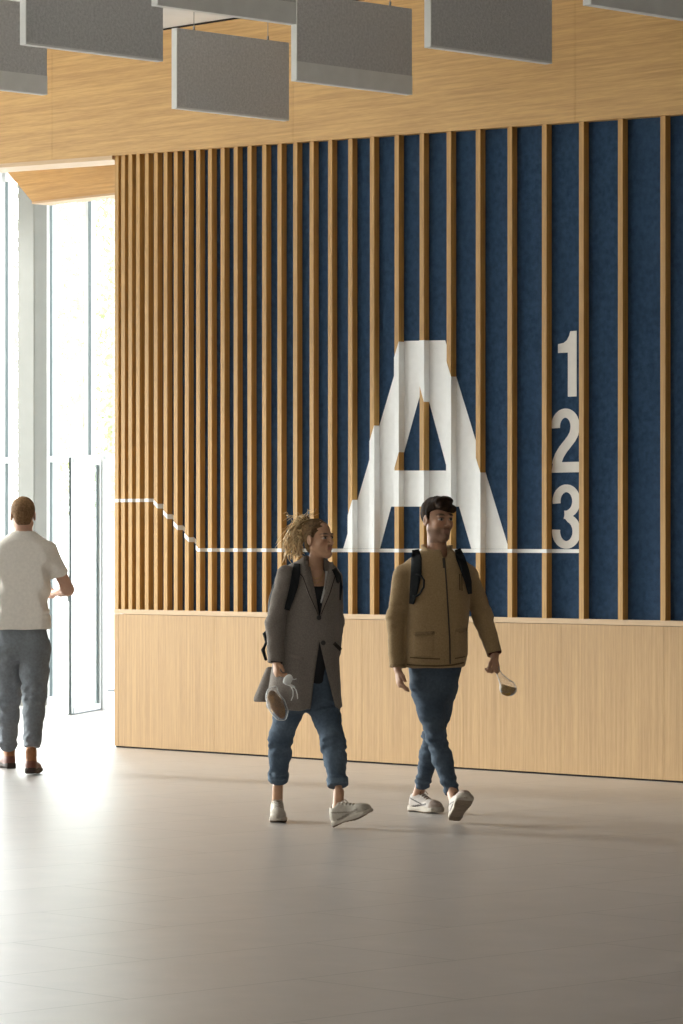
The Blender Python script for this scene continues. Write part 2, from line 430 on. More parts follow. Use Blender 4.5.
# ------------------------------------------------------------------ glass front behind the lobby
VF = V_FAR
def fs(px): return on_wall(px, 500, VF)[0]
zT = on_wall(60, 459, VF)[1]              # transom height
FT = on_wall(5, 182, VF)[1]               # underside of the head rail
mull = [S_LEFT+.05, fs(-40), fs(4), fs(48.3), fs(87), fs(87)+1.1, fs(87)+2.2, fs(87)+3.3, fs(87)+4.4, fs(87)+5.5, fs(87)+6.6, 9.0]
win1 = empty('window_1', ROOM @ Matrix.Translation((-6, VF, 0)), None, None); struct(win1)
fr = []
for i, s in enumerate(mull):
    zb = zT if i == 4 else 0
    w = .034 if i != 3 else .036
    fr.append(((s-w, VF, zb), (s+w*.6, VF+.09, FT+.1)))
sd = fs(99.3)                             # hinge side of the open door
fr.append(((sd-.02, VF, 0), (sd+.03, VF+.08, zT)))
_h = ROOM_I @ at_y(99.5, HOR, EYE*FPX/169.7)
fr += [((_h.x+.005, _h.y, 0), (_h.x+.045, _h.y+.04, zT)), ((_h.x+.005, _h.y, zT-.03), (_h.x+.045, VF+.02, zT+.025))]
fr += [((S_LEFT, VF, zT-.027), (9, VF+.09, zT+.03)), ((S_LEFT, VF, FT), (9, VF+.1, FT+.12)), ((S_LEFT, VF, 0.0), (sd, VF+.09, .07)), ((sd+1.05, VF, 0), (9, VF+.09, .07))]
f1 = boxes('window_frame', fr, M['alu'], win1)
gk = []
for i, s in enumerate(mull):
    zb = zT+.03 if i == 4 else .07
    gk.append(((s+.0205, VF-.004, zb), (s+.028, VF+.03, zT-.03)) if i != 4 else ((s+.0205, VF-.004, zb), (s+.028, VF+.03, FT)))
    if i != 4: gk.append(((s+.0205, VF-.004, zT+.03), (s+.028, VF+.03, FT)))
boxes('gasket', gk, M['gasket'], win1)
gl = []
ms = mull
for i in range(len(ms)-1):
    gl.append(((ms[i], VF+.03, zT), (ms[i+1], VF+.036, FT)))
for i in range(3): gl.append(((ms[i], VF+.03, .05), (ms[i+1], VF+.036, zT)))
gl.append(((ms[3], VF+.03, .05), (sd, VF+.036, zT)))
gl.append(((sd+1.1, VF+.03, .05), (9, VF+.036, zT)))
boxes('pane', gl, M['glass'], win1)
struct(boxes('wall_far', [((S_LEFT, VF-.02, FT+.12), (9, VF+.2, CEIL))], M['dark']))
struct(boxes('wall_lobby', [((9, .3, 0), (9.2, VF+.2, CEIL))], M['backwall']))

# open door leaf, swung towards the hall
leafmw = ROOM @ Matrix.Translation((sd, VF-.02, 0))
end_w = Vector((-2.256-.2, 32.4, 0)); hinge = leafmw.translation.copy()
hinge = at_y(99.5, HOR, EYE*FPX/169.7); hinge.z = 0
dv = (at_y(70.2, HOR, EYE*FPX/175.0) - hinge); dv.z = 0; dw = dv.length
ang = math.atan2(dv.y, dv.x)
lm = Matrix.Translation(hinge) @ Matrix.Rotation(ang, 4, 'Z')
door = empty('door_1', lm, None, None); struct(door)
LH = zT-.035
boxes('door_frame', [((0, -.022, .012), (.055, .022, LH)), ((dw-.04, -.011, .012), (dw, .011, LH)), ((.055, -.022, .012), (dw-.055, .022, .06)), ((.055, -.022, LH-.045), (dw-.055, .022, LH))], M['alu'], door, lm)
boxes('door_gasket', [((.055, -.007, .06), (.060, .007, LH-.045)), ((dw-.046, -.007, .06), (dw-.040, .007, LH-.045)), ((dw-.002, -.012, .012), (dw+.002, .012, LH)), ((.0, -.023, .004), (dw, .023, .012))], M['gasket'], door, lm)
boxes('pane', [((.06, -.004, .06), (dw-.06, .004, LH-.045))], M['glass_blue'], door, lm)
boxes('door_handle', [((dw-.19, -.075, 1.00), (dw-.17, -.055, 1.10)), ((.1, -.075, 1.03), (dw-.17, -.055, 1.055)), ((.1, -.06, 1.035), (.115, -.01, 1.05)), ((dw-.19, -.06, 1.035), (dw-.175, -.01, 1.05))], M['steel'], door, lm, .004)

# outer door of the porch, seen through the opening
VO = VF+2.2
so0, so1 = on_wall(102.5, 600, VO)[0], on_wall(102.5, 600, VO)[0]+1.4
d2 = empty('door_2', ROOM @ Matrix.Translation((so0, VO, 0)), None, None); struct(d2)
boxes('door_frame', [((so0-.06, VO, 0), (so0, VO+.07, 2.4)), ((so1, VO, 0), (so1+.06, VO+.07, 2.4)), ((so0-.06, VO, 2.32), (so1, VO+.07, 2.4)), ((so0, VO, .02), (so1, VO+.06, .09))], M['alu'], d2)
boxes('door_gasket', [((so0, VO-.003, .0), (so1, VO+.05, .022))], M['gasket'], d2)
boxes('pane', [((so0, VO+.03, .09), (so1, VO+.036, 2.32))], M['glass_blue'], d2)
hz0, hz1 = on_wall(108, 608, VO)[1], on_wall(108, 598, VO)[1]
boxes('door_handle', [((so0+.0, VO-.06, hz0), (so0+.07, VO-.01, hz1))], M['steel'], d2, ROOM, .004)
boxes('push_bar', [((so0+.07, VO-.05, hz0+.01), (so1, VO-.02, hz1-.01))], M['felt_edge'], d2, ROOM, .004)

# painted column before the glass
VC = VF-.45
c0, c1 = on_wall(17.5, 500, VC)[0], on_wall(34, 500, VC)[0]
struct(boxes('column_painted', [((c0, VC, 0), (c1, VC+.16, 5.2))], M['column'], bevel=.006))

# long glass side of the hall, left of the picture
win2 = empty('window_2', ROOM @ Matrix.Translation((S_LEFT, -10, 0)), None, None); struct(win2)
fr = []; v = V_BACK
while v < V_FAR: fr.append(((S_LEFT-.1, v, 0), (S_LEFT, v+.06, CEIL))); v += 2.4
fr += [((S_LEFT-.1, V_BACK, 0), (S_LEFT, V_FAR, .08)), ((S_LEFT-.1, V_BACK, zT-.03), (S_LEFT, V_FAR, zT+.03)), ((S_LEFT-.1, V_BACK, CEIL-.15), (S_LEFT, V_FAR, CEIL))]
boxes('window_frame', fr, M['alu'], win2)
boxes('pane', [((S_LEFT-.055, V_BACK, .08), (S_LEFT-.05, V_FAR, CEIL-.15))], M['glass'], win2)

# ------------------------------------------------------------------ outside
o = boxes('ground', [((-70, -70, -.16), (S_LEFT-.1, 90, -.02)), ((S_LEFT-.1, V_FAR+2.4, -.16), (70, 90, -.02))], plain('pale_paving', (.84, .82, .79), .9, .2, .06, 1.5))
struct(o)
leafm = plain('spring_leaves', (.36, .40, .22), .7, .2, .2, 2)
barkm = plain('pale_bark', (.42, .40, .33), .9, .2, .2, 6)
def tree(px, Y, h, cr, n, label):
    _t = ROOM_I @ at_y(px, HOR, Y); s, v = _t.x, _t.y
    root = empty('tree', ROOM @ Matrix.Translation((s, v, -.02)), label, 'tree', 'trees outside the glass doors')
    rnd = random.Random(int(s*100)+int(v*7)); mwx = root.matrix_world.copy()
    bm = bmesh.new()
    def limb(a, b, ra, rb):
        a, b = Vector(a), Vector(b); d = (b-a).normalized(); x = d.orthogonal().normalized(); y = d.cross(x)
        r0 = [bm.verts.new(a+(x*math.cos(k*math.pi/4)+y*math.sin(k*math.pi/4))*ra) for k in range(8)]
        r1 = [bm.verts.new(b+(x*math.cos(k*math.pi/4)+y*math.sin(k*math.pi/4))*rb) for k in range(8)]
        for k in range(8): bm.faces.new((r0[k], r0[(k+1) % 8], r1[(k+1) % 8], r1[k]))
    limb((0, 0, 0), (.05, 0, h*.5), .13, .09); limb((.05, 0, h*.5), (0, .05, h*.9), .09, .03)
    for k in range(9):
        a = k*2.4; z = h*(.35+.055*k); limb((.04, 0, z), (math.cos(a)*cr*.8, math.sin(a)*cr*.8, z+cr*.5), .035, .01)
    done('trunk', bm, barkm, root, mwx, True)
    bm = bmesh.new()
    for k in range(n):
        t = rnd.random(); z = h*(.22+.8*t); rr = cr*math.sqrt(max(.05, math.sin(math.pi*min(1, .12+.88*t))))*math.sqrt(rnd.random()); a = rnd.random()*6.283
        c = Vector((rr*math.cos(a), rr*math.sin(a), z)); s_ = .06+.07*rnd.random()
        R3 = Matrix.Rotation(rnd.random()*6.28, 3, 'X') @ Matrix.Rotation(rnd.random()*6.28, 3, 'Z')
        bm.faces.new([bm.verts.new(c + R3 @ Vector(p)*s_) for p in ((-.5, 0, 0), (0, .35, .08), (.6, 0, 0), (0, -.35, .08))])
    done('crown', bm, leafm, root, mwx)
tree(78, 47, 8.5, 1.2, 3200, 'pale green tree outside, seen through the glass beside the open door')
tree(112, 56, 9.5, 1.5, 3600, 'pale green tree farther outside, seen through the glass next to the oak battens')
tree(8, 60, 9.5, 1.4, 2400, 'pale green tree outside behind the painted column and the man in white')

# ------------------------------------------------------------------ hanging felt baffles
BMW = []
def baffle(Lpx, Lpy, Rpx, Hgt, thick, band, label, Zl=None, L=1.0, th=None):
    """Lpx,Lpy: lower near corner; runs along room y; L metres long"""
    # distance at which a 1 m run along room-y spans Lpx..Rpx
    dv_ = Vector((-UY, UX, 0)); aL = (Lpx-341.5)/FPX; aR = (Rpx-341.5)/FPX
    Zn = L*(dv_.x - aR*dv_.y)/(aR-aL)
    p = at_y(Lpx, Lpy, Zn)
    mw = Matrix.Translation(p) @ Matrix.Rotation(ROT, 4, 'Z')
    root = empty('acoustic_baffle', mw, label, 'baffle', 'grey felt baffles hung from the ceiling')
    t = th or .05
    bm = bmesh.new(); box_bm(bm, (-t+.004, .004, band+(.012 if not band else 0)), (0, L, Hgt))
    done('felt_panel', bm, M['felt'], root, mw)
    bm = bmesh.new()
    box_bm(bm, (-t, -.002, 0), (0.0, .004, Hgt))
    if band: box_bm(bm, (-t, .004, 0), (.003, L, band))
    else: box_bm(bm, (-t, .004, 0), (.001, L, .012))
    done('pale_band' if band else 'pale_edge', bm, M['felt_edge'], root, mw)
    for yy in (.17*L, .83*L):
        bm = bmesh.new()
        box_bm(bm, (-t/2-.0015, yy-.0015, Hgt), (-t/2+.0015, yy+.0015, CEIL-.001-p.z))
        box_bm(bm, (-t/2-.005, yy-.005, Hgt), (-t/2+.005, yy+.005, Hgt+.03))
        done('wire', bm, M['wire'], root, mw)
    return root
baffle(-80, 80.5, 47, .56, 0, .118, 'grey felt baffle at the far upper left, with a pale band along its foot')
baffle(26, 44.3, 163, .52, 0, 0, 'long grey felt baffle at upper left, in front of the one at far left')
baffle(177, 108.2, 289, .52, 0, 0, 'lowest grey felt baffle, hanging free left of the centre with both wires showing')
baffle(158, 5.2, 296, .56, 0, .118, 'grey felt baffle at the top edge, its pale band just above the lowest baffle')
baffle(297, 80.5, 412, .54, 0, .118, 'grey felt baffle with a pale band at its foot, hanging in the top centre')
baffle(431, 47, 552, .52, 0, 0, 'grey felt baffle right of the top centre, thin pale edge and no band')
baffle(591, 4.5, 725, .56, 0, .118, 'grey felt baffle at the upper right corner, only its pale band showing')
#PEOPLE
# ------------------------------------------------------------------ organic forms: distance fields turned into meshes
def V3(p): return np.array(p, dtype=np.float64)
def smin(a, b, k):
    if k <= 0: return np.minimum(a, b)
    h = np.clip(.5+.5*(b-a)/k, 0, 1); return b*(1-h)+a*h-k*h*(1-h)
def smax(a, b, k): return -smin(-a, -b, k)
def cap(P, a, b, ra, rb, ax=None, sc=1.0):
    a, b = V3(a), V3(b); pa = P-a; ba = b-a; L2 = max(1e-9, float(ba@ba))
    h = np.clip(pa@ba/L2, 0, 1); q = pa-h[:, None]*ba
    if ax is not None:
        ax = V3(ax); ax = ax/np.linalg.norm(ax); c = q@ax; q = q+((sc-1)*c)[:, None]*ax
    return np.sqrt((q*q).sum(1))-(ra+(rb-ra)*h)
def ell(P, c, r, axes=None):
    q = P-V3(c)
    if axes is not None: q = np.stack([q@V3(axes[0]), q@V3(axes[1]), q@V3(axes[2])], 1)
    r = V3(r); k = np.sqrt(((q/r)**2).sum(1)); k2 = np.sqrt(((q/(r*r))**2).sum(1))+1e-9
    return k*(k-1)/k2
def chain(P, pts, rs, k=.02, ax=None, sc=1.0):
    d = None
    for i in range(len(pts)-1):
        e = cap(P, pts[i], pts[i+1], rs[i], rs[i+1], ax, sc); d = e if d is None else smin(d, e, k)
    return d
def wob(P, f, seed, st=(1, 1, 1), n=7):
    r = np.random.RandomState(seed); o = np.zeros(len(P)); Q = P*V3(st)
    for i in range(n):
        w = r.randn(3); w /= np.linalg.norm(w); o += np.sin(Q@w*f*(.6+.9*r.rand())+r.rand()*6.28)
    return o/n
def crom(xs, ys, x):
    """smooth interpolation through stations"""
    xs, ys = np.array(xs, float), np.array(ys, float)
    m = np.gradient(ys, xs); i = np.clip(np.searchsorted(xs, x)-1, 0, len(xs)-2)
    h = xs[i+1]-xs[i]; t = np.clip((x-xs[i])/h, 0, 1)
    return (2*t**3-3*t*t+1)*ys[i]+(t**3-2*t*t+t)*h*m[i]+(-2*t**3+3*t*t)*ys[i+1]+(t**3-t*t)*h*m[i+1]
def trunkd(P, st, power=2.3):
    """st: rows (z, cx, cy, hx, hy), ellipse-like sections stacked in z"""
    st = sorted(st); zs = [s[0] for s in st]; z = P[:, 2]
    c = [crom(zs, [s[k] for s in st], z) for k in (1, 2, 3, 4)]
    hx, hy = np.maximum(c[2], .01), np.maximum(c[3], .01)
    q = (np.abs((P[:, 0]-c[0])/hx)**power+np.abs((P[:, 1]-c[1])/hy)**power)**(1/power)
    d = (q-1)*np.minimum(hx, hy)
    return smax(d, np.maximum(zs[0]-z, z-zs[-1]), .02)
def nets(fn, lo, hi, h):
    lo, hi = V3(lo), V3(hi); n = np.ceil((hi-lo)/h).astype(int)+1
    ax = [lo[i]+h*np.arange(n[i]) for i in range(3)]
    X, Y, Z = np.meshgrid(*ax, indexing='ij'); P = np.stack([X.ravel(), Y.ravel(), Z.ravel()], 1)
    F = np.concatenate([fn(P[i:i+400000]) for i in range(0, len(P), 400000)]).reshape(n)
    F[0] = F[-1] = abs(h); F[:, 0] = F[:, -1] = abs(h); F[:, :, 0] = F[:, :, -1] = abs(h)
    S = F < 0; c = n-1
    cor = [(i, j, k) for i in (0, 1) for j in (0, 1) for k in (0, 1)]
    sl = lambda A, o: A[o[0]:o[0]+c[0], o[1]:o[1]+c[1], o[2]:o[2]+c[2]]
    cnt = sum(sl(S, o).astype(int) for o in cor); act = (cnt > 0) & (cnt < 8)
    idx = -np.ones(c, int); idx[act] = np.arange(act.sum())
    I = np.argwhere(act); acc = np.zeros((len(I), 3)); w = np.zeros(len(I))
    for a in cor:
        for d in range(3):
            if a[d]: continue
            b = list(a); b[d] = 1
            fa = F[I[:, 0]+a[0], I[:, 1]+a[1], I[:, 2]+a[2]]; fb = F[I[:, 0]+b[0], I[:, 1]+b[1], I[:, 2]+b[2]]
            m = (fa < 0) != (fb < 0); t = np.where(m, fa/(fa-fb+1e-12), 0)
            p = np.array(a, float)[None]+np.zeros((len(I), 3)); p[:, d] += t
            acc[m] += p[m]; w[m] += 1
    Vt = lo+h*(I+acc/w[:, None])
    Q = []
    for d in range(3):
        o1, o2 = [(1, 2), (2, 0), (0, 1)][d]
        A = S; B = np.roll(S, -1, axis=d); e = (A != B)
        sel = [slice(1, -1)]*3; sel[d] = slice(0, -1)
        m = np.zeros_like(e); m[tuple(sel)] = e[tuple(sel)]
        E = np.argwhere(m); 
        if not len(E): continue
        u = np.zeros(3, int); u[o1] = 1; v = np.zeros(3, int); v[o2] = 1
        g = lambda q: idx[q[:, 0], q[:, 1], q[:, 2]]
        q = np.stack([g(E-u-v), g(E-v), g(E), g(E-u)], 1)
        ins = S[E[:, 0], E[:, 1], E[:, 2]]
        q[~ins] = q[~ins][:, ::-1]; Q.append(q)
    Q = np.concatenate(Q); Q = Q[(Q >= 0).all(1)]
    return Vt, Q
def keep_big(Vt, Q, minfrac=.02):
    n = len(Vt); par = np.arange(n)
    for _ in range(200):
        m = par[Q].min(1); new = par.copy()
        for k in range(4): np.minimum.at(new, Q[:, k], m)
        new = new[new]
        if (new == par).all(): break
        par = new
    u, cnt = np.unique(par, return_counts=True); ok = set(u[cnt > minfrac*n]); sel = np.array([p in ok for p in par])
    if sel.all(): return Vt, Q
    mp = -np.ones(n, int); mp[sel] = np.arange(sel.sum())
    return Vt[sel], mp[Q[sel[Q[:, 0]]]]
def skin(name, pieces, mat, parent, colf=None, mw_local=None, clean=True):
    """pieces: list of (fn, lo, hi, h); evaluated in world space, joined in ONE mesh"""
    vs, qs, off = [], [], 0
    for fn, lo, hi, h in pieces:
        v, q = nets(fn, lo, hi, h)
        if clean: v, q = keep_big(v, q)
        vs.append(v); qs.append(q+off); off += len(v)
    Vt, Q = np.concatenate(vs), np.concatenate(qs)
    org = Vector((0, 0, 0)) if parent is None else parent.matrix_world.translation
    W = Vt.copy()
    if mw_local is not None:
        A = np.array(mw_local.to_3x3()); W = Vt@A.T+np.array(mw_local.translation)
    me = bpy.data.meshes.new(name)
    me.from_pydata((W-np.array(org)).tolist(), [], Q.tolist())
    me.polygons.foreach_set('use_smooth', [True]*len(me.polygons))
    if colf is not None:
        C = np.ones((len(Vt), 4)); C[:, :3] = colf(Vt)
        at = me.color_attributes.new('Col', 'FLOAT_COLOR', 'POINT'); at.data.foreach_set('color', C.ravel())
    me.materials.append(mat)
    o = bpy.data.objects.new(name, me); COL.objects.link(o)
    if parent is not None: o.parent = parent
    o['_w'] = 1; del o['_w']
    BV[o.name] = BVHTree.FromPolygons(W.tolist(), Q.tolist())
    return o
BV = {}
CAM = Vector((0, 0, EYE))
def hit(bvs, px, py, dflt):
    d = ray(px, py).normalized(); best = None
    for b in bvs:
        r = b.ray_cast(CAM, d)
        if r[0] is not None and (best is None or r[3] < best[2]): best = (r[0], r[1], r[3])
    if best is None: return None if dflt is None else (at_y(px, py, dflt), Vector((0, -1, 0)))
    return best[0], best[1]
def drape(name, bvs, pts, width, mat, parent, thick=.006, lift=.002, dflt=20, sub=5, seg=4):
    """a strip of cloth lying on a body: path and width given in picture measure, laid on the mesh found there"""
    P = []
    for i in range(len(pts)-1):
        for k in range(seg): t = k/seg; P.append([pts[i][j]*(1-t)+pts[i+1][j]*t for j in range(2)] + [(width[i]*(1-t)+width[i+1]*t) if isinstance(width, list) else width])
    P.append([pts[-1][0], pts[-1][1], width[-1] if isinstance(width, list) else width])
    bm = bmesh.new(); rows = []; lastrow = None; lastmed = None; org = parent.matrix_world.translation
    for i, p in enumerate(P):
        a, b = P[max(0, i-1)], P[min(len(P)-1, i+1)]; tx, ty = b[0]-a[0], b[1]-a[1]; l = math.hypot(tx, ty) or 1
        nx, ny = -ty/l, tx/l; top, bot, ys = [], [], []

        got = [hit(bvs, p[0]+nx*(j/(sub-1)-.5)*p[2], p[1]+ny*(j/(sub-1)-.5)*p[2], None) for j in range(sub)]
        dv = sorted(g[0].y for g in got if g); med = dv[len(dv)//2] if dv else (lastmed if lastmed else dflt)
        if lastmed: med = lastmed+max(-.03, min(.03, med-lastmed))
        lastmed = med
        for j in range(sub):
            w = (j/(sub-1)-.5)*p[2]; r_ = ray(p[0]+nx*w, p[1]+ny*w); y_ = got[j][0].y if got[j] else med
            y_ = med+max(-.03, min(.03, y_-med)); q = CAM+r_*y_; toc = (CAM-q).normalized()
            top.append(bm.verts.new(q+toc*(thick+lift)-org)); bot.append(bm.verts.new(q+toc*.0006-org))
        rows.append((top, bot)); lastrow = ys
    for i in range(len(rows)-1):
        (t0, b0), (t1, b1) = rows[i], rows[i+1]
        for j in range(sub-1):
            bm.faces.new((t0[j], t0[j+1], t1[j+1], t1[j])); bm.faces.new((b0[j], b1[j], b1[j+1], b0[j+1]))
        bm.faces.new((t0[0], t1[0], b1[0], b0[0])); bm.faces.new((t0[-1], b0[-1], b1[-1], t1[-1]))
    for t, b in (rows[0], rows[-1]):
        for j in range(sub-1): bm.faces.new((t[j], b[j], b[j+1], t[j+1]))
    bmesh.ops.recalc_face_normals(bm, faces=bm.faces)
    me = bpy.data.meshes.new(name); bm.to_mesh(me); bm.free()
    o = bpy.data.objects.new(name, me); COL.objects.link(o); me.materials.append(mat)
    me.polygons.foreach_set('use_smooth', [True]*len(me.polygons)); o.parent = parent
    return o
def tubes(name, lst, mat, parent, n=6):
    """lst of (points, radii): tapered tubes in one mesh, world coordinates"""
    bm = bmesh.new(); org = parent.matrix_world.translation
    for pts, rs in lst:
        pts = [Vector(p) for p in pts]; prev = None
        for i, p in enumerate(pts):
            d = (pts[min(i+1, len(pts)-1)]-pts[max(0, i-1)]).normalized()
            x = d.cross(Vector((.3, .2, .93))).normalized(); y = d.cross(x)
            ring = [bm.verts.new(p-org+(x*math.cos(k*2*math.pi/n)+y*math.sin(k*2*math.pi/n))*rs[i]) for k in range(n)]
            if prev:
                for k in range(n): bm.faces.new((prev[k], prev[(k+1) % n], ring[(k+1) % n], ring[k]))
            else: bm.faces.new(ring[::-1])
            prev = ring
        bm.faces.new(prev)
    bmesh.ops.recalc_face_normals(bm, faces=bm.faces)
    me = bpy.data.meshes.new(name); bm.to_mesh(me); bm.free()
    o = bpy.data.objects.new(name, me); COL.objects.link(o); me.materials.append(mat)
    me.polygons.foreach_set('use_smooth', [True]*len(me.polygons)); o.parent = parent
    return o
def bounds(pts, m):
    A = np.array([list(p) for p in pts]); return A.min(0)-m, A.max(0)+m

# ---- head
def frame(yaw, pitch=0.0, roll=0.0):
    """F forward (yaw 0 = towards the camera, + = to the right of the picture), R = head's side on the right of F x U, U up"""
    y, p = math.radians(yaw), math.radians(pitch)
    F = Vector((math.sin(y)*math.cos(p), -math.cos(y)*math.cos(p), math.sin(p)))
    R = F.cross(Vector((0, 0, 1))).normalized(); U = R.cross(F)
    if roll: q = Matrix.Rotation(math.radians(roll), 3, F); R = q @ R; U = q @ U
    return F, R, U
def local(P, C, fr): q = P-V3(C); return np.stack([q@V3(fr[0]), q@V3(fr[1]), q@V3(fr[2])], 1)
def head_fn(C, fr, s, neck, female=False, nr=.052):
    fem = female
    def f(P):
        L = local(P, C, fr)/s
        d = ell(L, (-.014, 0, .032), (.096, .074, .083))
        d = smin(d, ell(L, (.022, 0, -.035), (.068, .058 if fem else .061, .080)), .03)
        for sg in (-1, 1):
            d = smin(d, cap(L, (.0, sg*.046, -.062), (.058, sg*.012, -.103), .020, .018), .028)
            d = smin(d, ell(L, (.058, sg*.038, -.032), (.022, .020, .020)), .02)
            d = smin(d, cap(L, (.080, sg*.040, .016), (.091, sg*.012, .014), .008 if fem else .010, .008), .014)
        d = smin(d, ell(L, (.072, 0, -.106), (.022, .022, .018)), .02)
        for sg in (-1, 1):
            d = smax(d, -ell(L, (.104, sg*.031, -.003), (.020, .019, .013)), .012)
            d = smin(d, ell(L, (.076, sg*.032, -.004), (.0135, .0145, .0115)), .002)
        d = smin(d, cap(L, (.088, 0, .006), (.113, 0, -.034), .0075, .0115), .012)
        for sg in (-1, 1): d = smin(d, ell(L, (.100, sg*.012, -.039), (.011, .008, .007)), .006)
        d = smax(d, -ell(L, (.108, 0, -.052), (.008, .006, .006)), .004)
        d = smin(d, cap(L, (.084, -.017, -.064), (.084, .017, -.064), .008, .008), .008)
        d = smin(d, cap(L, (.082, -.015, -.076), (.082, .015, -.076), .008, .008), .008)
        d = smax(d, -cap(L, (.100, -.024, -.070), (.100, .024, -.070), .0035, .0035), .003)
        for sg in (-1, 1):
            e = ell(L, (-.006, sg*.077, -.010), (.019, .009, .033))
            e = smax(e, -ell(L, (-.001, sg*.087, -.008), (.010, .007, .020)), .004)
            d = smin(d, e, .006)
        dw = d*s
        a = V3(C)+V3(fr[2])*(-.055*s)+V3(fr[0])*(-.018*s)
        return smin(dw, cap(P, a, neck, nr*s, nr*1.12*s), .02)
    return f
def head_col(C, fr, s, skin_c, lip, brow, hairc=None, beard=0.0, female=False):
    def f(P):
        L = local(P, C, fr)/s; c = np.tile(V3(skin_c), (len(P), 1))
        def mixc(m, col):
            nonlocal c
            m = np.clip(m, 0, 1)[:, None]; c = c*(1-m)+V3(col)*m
        mixc(.35*np.exp(-(((L[:, 0]-.07)/.03)**2+((np.abs(L[:, 1])-.04)/.02)**2+((L[:, 2]+.035)/.02)**2)), (skin_c[0]*1.0, skin_c[1]*.72, skin_c[2]*.68))
        if beard:
            m = (L[:, 2] < -.045)*(L[:, 0] > .0)*(L[:, 2] > -.135)
            m = m*np.clip((-.045-L[:, 2])/.02, 0, 1); mixc(m*beard, (.10, .06, .04))
            mixc(beard*.9*np.exp(-(((L[:, 2]+.056)/.005)**2+(L[:, 1]/.022)**4))*(L[:, 0] > .075), (.10, .06, .04))
        mixc(np.exp(-(((L[:, 2]+.070)/.010)**4+(L[:, 1]/.021)**6))*(L[:, 0] > .075), lip)
        for sg in (-1, 1):
            y = sg*.032
            mixc(1.0*np.exp(-(((L[:, 1]-y)/.018)**4+((L[:, 2]-.019-.004*np.cos((L[:, 1]-y)*60))/(.0045 if female else .006))**4))*(L[:, 0] > .05), brow)
            e = ((L[:, 1]-y)/.0145)**2+((L[:, 2]+.004)/.0072)**2
            mixc((e < 1)*(L[:, 0] > .07)*1.0, (.40, .36, .33))
            i = ((L[:, 1]-y-.001)/.0062)**2+((L[:, 2]+.0035)/.0066)**2
            mixc((i < 1)*(L[:, 0] > .07)*1.0, (.03, .022, .018))
            ln = np.exp(-(((L[:, 1]-y)/.017)**6+((L[:, 2]-.0045)/.0028)**2))*(L[:, 0] > .06); mixc(ln, (.035, .022, .018))
        return c
    return f
# ---- hand: W wrist, D towards the fingers, N the way the palm faces, S towards the thumb
def hand_prims(W, D, N, S, curl, s=1.0, spread=.02, thumb=(.6, .6, .45)):
    W, D, N, S = Vector(W), Vector(D).normalized(), Vector(N).normalized(), Vector(S).normalized()
    S = (S-D*S.dot(D)).normalized(); N = D.cross(S)*(1 if D.cross(S).dot(N) > 0 else -1)
    pr = [('c', W-D*.01*s, W+D*.075*s, .030*s, .040*s, N, 2.1)]
    lens = (.070, .078, .073, .058)
    for i in range(4):
        b = W+D*(.076-.004*abs(i-1))*s+S*(.030-.0195*i)*s; d = D+S*spread*(1.5-i); d.normalize(); ang = 0
        r = (.0092, .0095, .0090, .0080)[i]*s
        for j, fr_ in enumerate((.45, .30, .25)):
            ang = curl[j]*(1+.10*i) if j == 0 else ang+curl[j]
            dd = (d*math.cos(ang)+N*math.sin(ang)).normalized(); e = b+dd*lens[i]*fr_*s
            pr.append(('c', b, e, r, r*.88, None, 1)); b = e; r *= .88
    b = W+D*.022*s+S*.026*s; d = (D*thumb[0]+S*thumb[1]+N*thumb[2]).normalized()
    e = b+d*.040*s; pr.append(('c', b-d*.01*s, e, .0145*s, .0115*s, None, 1))
    d2 = (d*.8+D*.5).normalized(); pr.append(('c', e, e+d2*.030*s, .011*s, .0085*s, None, 1))
    return pr
def hand_fn(pr, elbow, W, r0=.042, r1=.026):
    fl = pr[0][5]
    def f(P):
        d = cap(P, pr[0][1], pr[0][2], pr[0][3], pr[0][4], fl, pr[0][6])
        for p in pr[1:]: d = smin(d, cap(P, p[1], p[2], p[3], p[4]), .006)
        return smin(d, cap(P, elbow, W, r0, r1, fl, 1.18), .02)
    return f
def hand_piece(pr, elbow, W, frac=.35, h=.003, r0=.042, r1=.026):
    W, elbow = Vector(W), Vector(elbow); st = W+(elbow-W)*frac
    pts = [p[1] for p in pr]+[p[2] for p in pr]+[st]
    lo, hi = bounds(pts, .045); return (hand_fn(pr, st, W, r1+(r0-r1)*frac, r1), lo, hi, h)
def flat(col): return lambda P: np.tile(V3(col), (len(P), 1))
def shoe_pattern(P, base, accent, tongue, toe):
    x_, y_, z_ = P[:, 0], np.abs(P[:, 1]), P[:, 2]; c = np.tile(V3(base), (len(P), 1))
    def put_(m, col):
        nonlocal c
        c = np.where(m[:, None], V3(col), c)
    put_(x_ > .215, toe)
    put_((np.abs(z_-.030-.16*(x_-.05)) < .0055)*(x_ > .05)*(x_ < .19)*(y_ > .018), accent)
    put_((np.abs(z_-.075+.28*(x_-.05)) < .004)*(x_ > .03)*(x_ < .16)*(y_ > .018), accent)
    put_((y_ < .021)*(x_ > .082)*(x_ < .178)*(z_ > .045), tongue)
    put_((y_ < .024)*(x_ > .088)*(x_ < .176)*(z_ > .045)*(np.sin(x_*2*math.pi/.019) > .35), LACEC)
    put_((x_ < .014)*(z_ > .055), accent)
    return c
LACEC = (.66, .61, .54)
def wshoe(P): return shoe_pattern(P, (.50, .45, .38), (.28, .24, .20), (.27, .23, .18), (.45, .40, .33))
def ankle(A, heel, d, u, r):
    """shin end and foot, down into the shoe"""
    d, u = Vector(d).normalized(), Vector(u); u = (u-d*u.dot(d)).normalized(); f = Vector(heel)+d*.056+u*.075; A = Vector(A)
    f2 = f+d*.085-u*.030
    return ((lambda P: smin(cap(P, A, f, r, r*1.02), cap(P, f, f2, r, r*.75), .02)), *bounds([A, f, f2], .05), .0045)
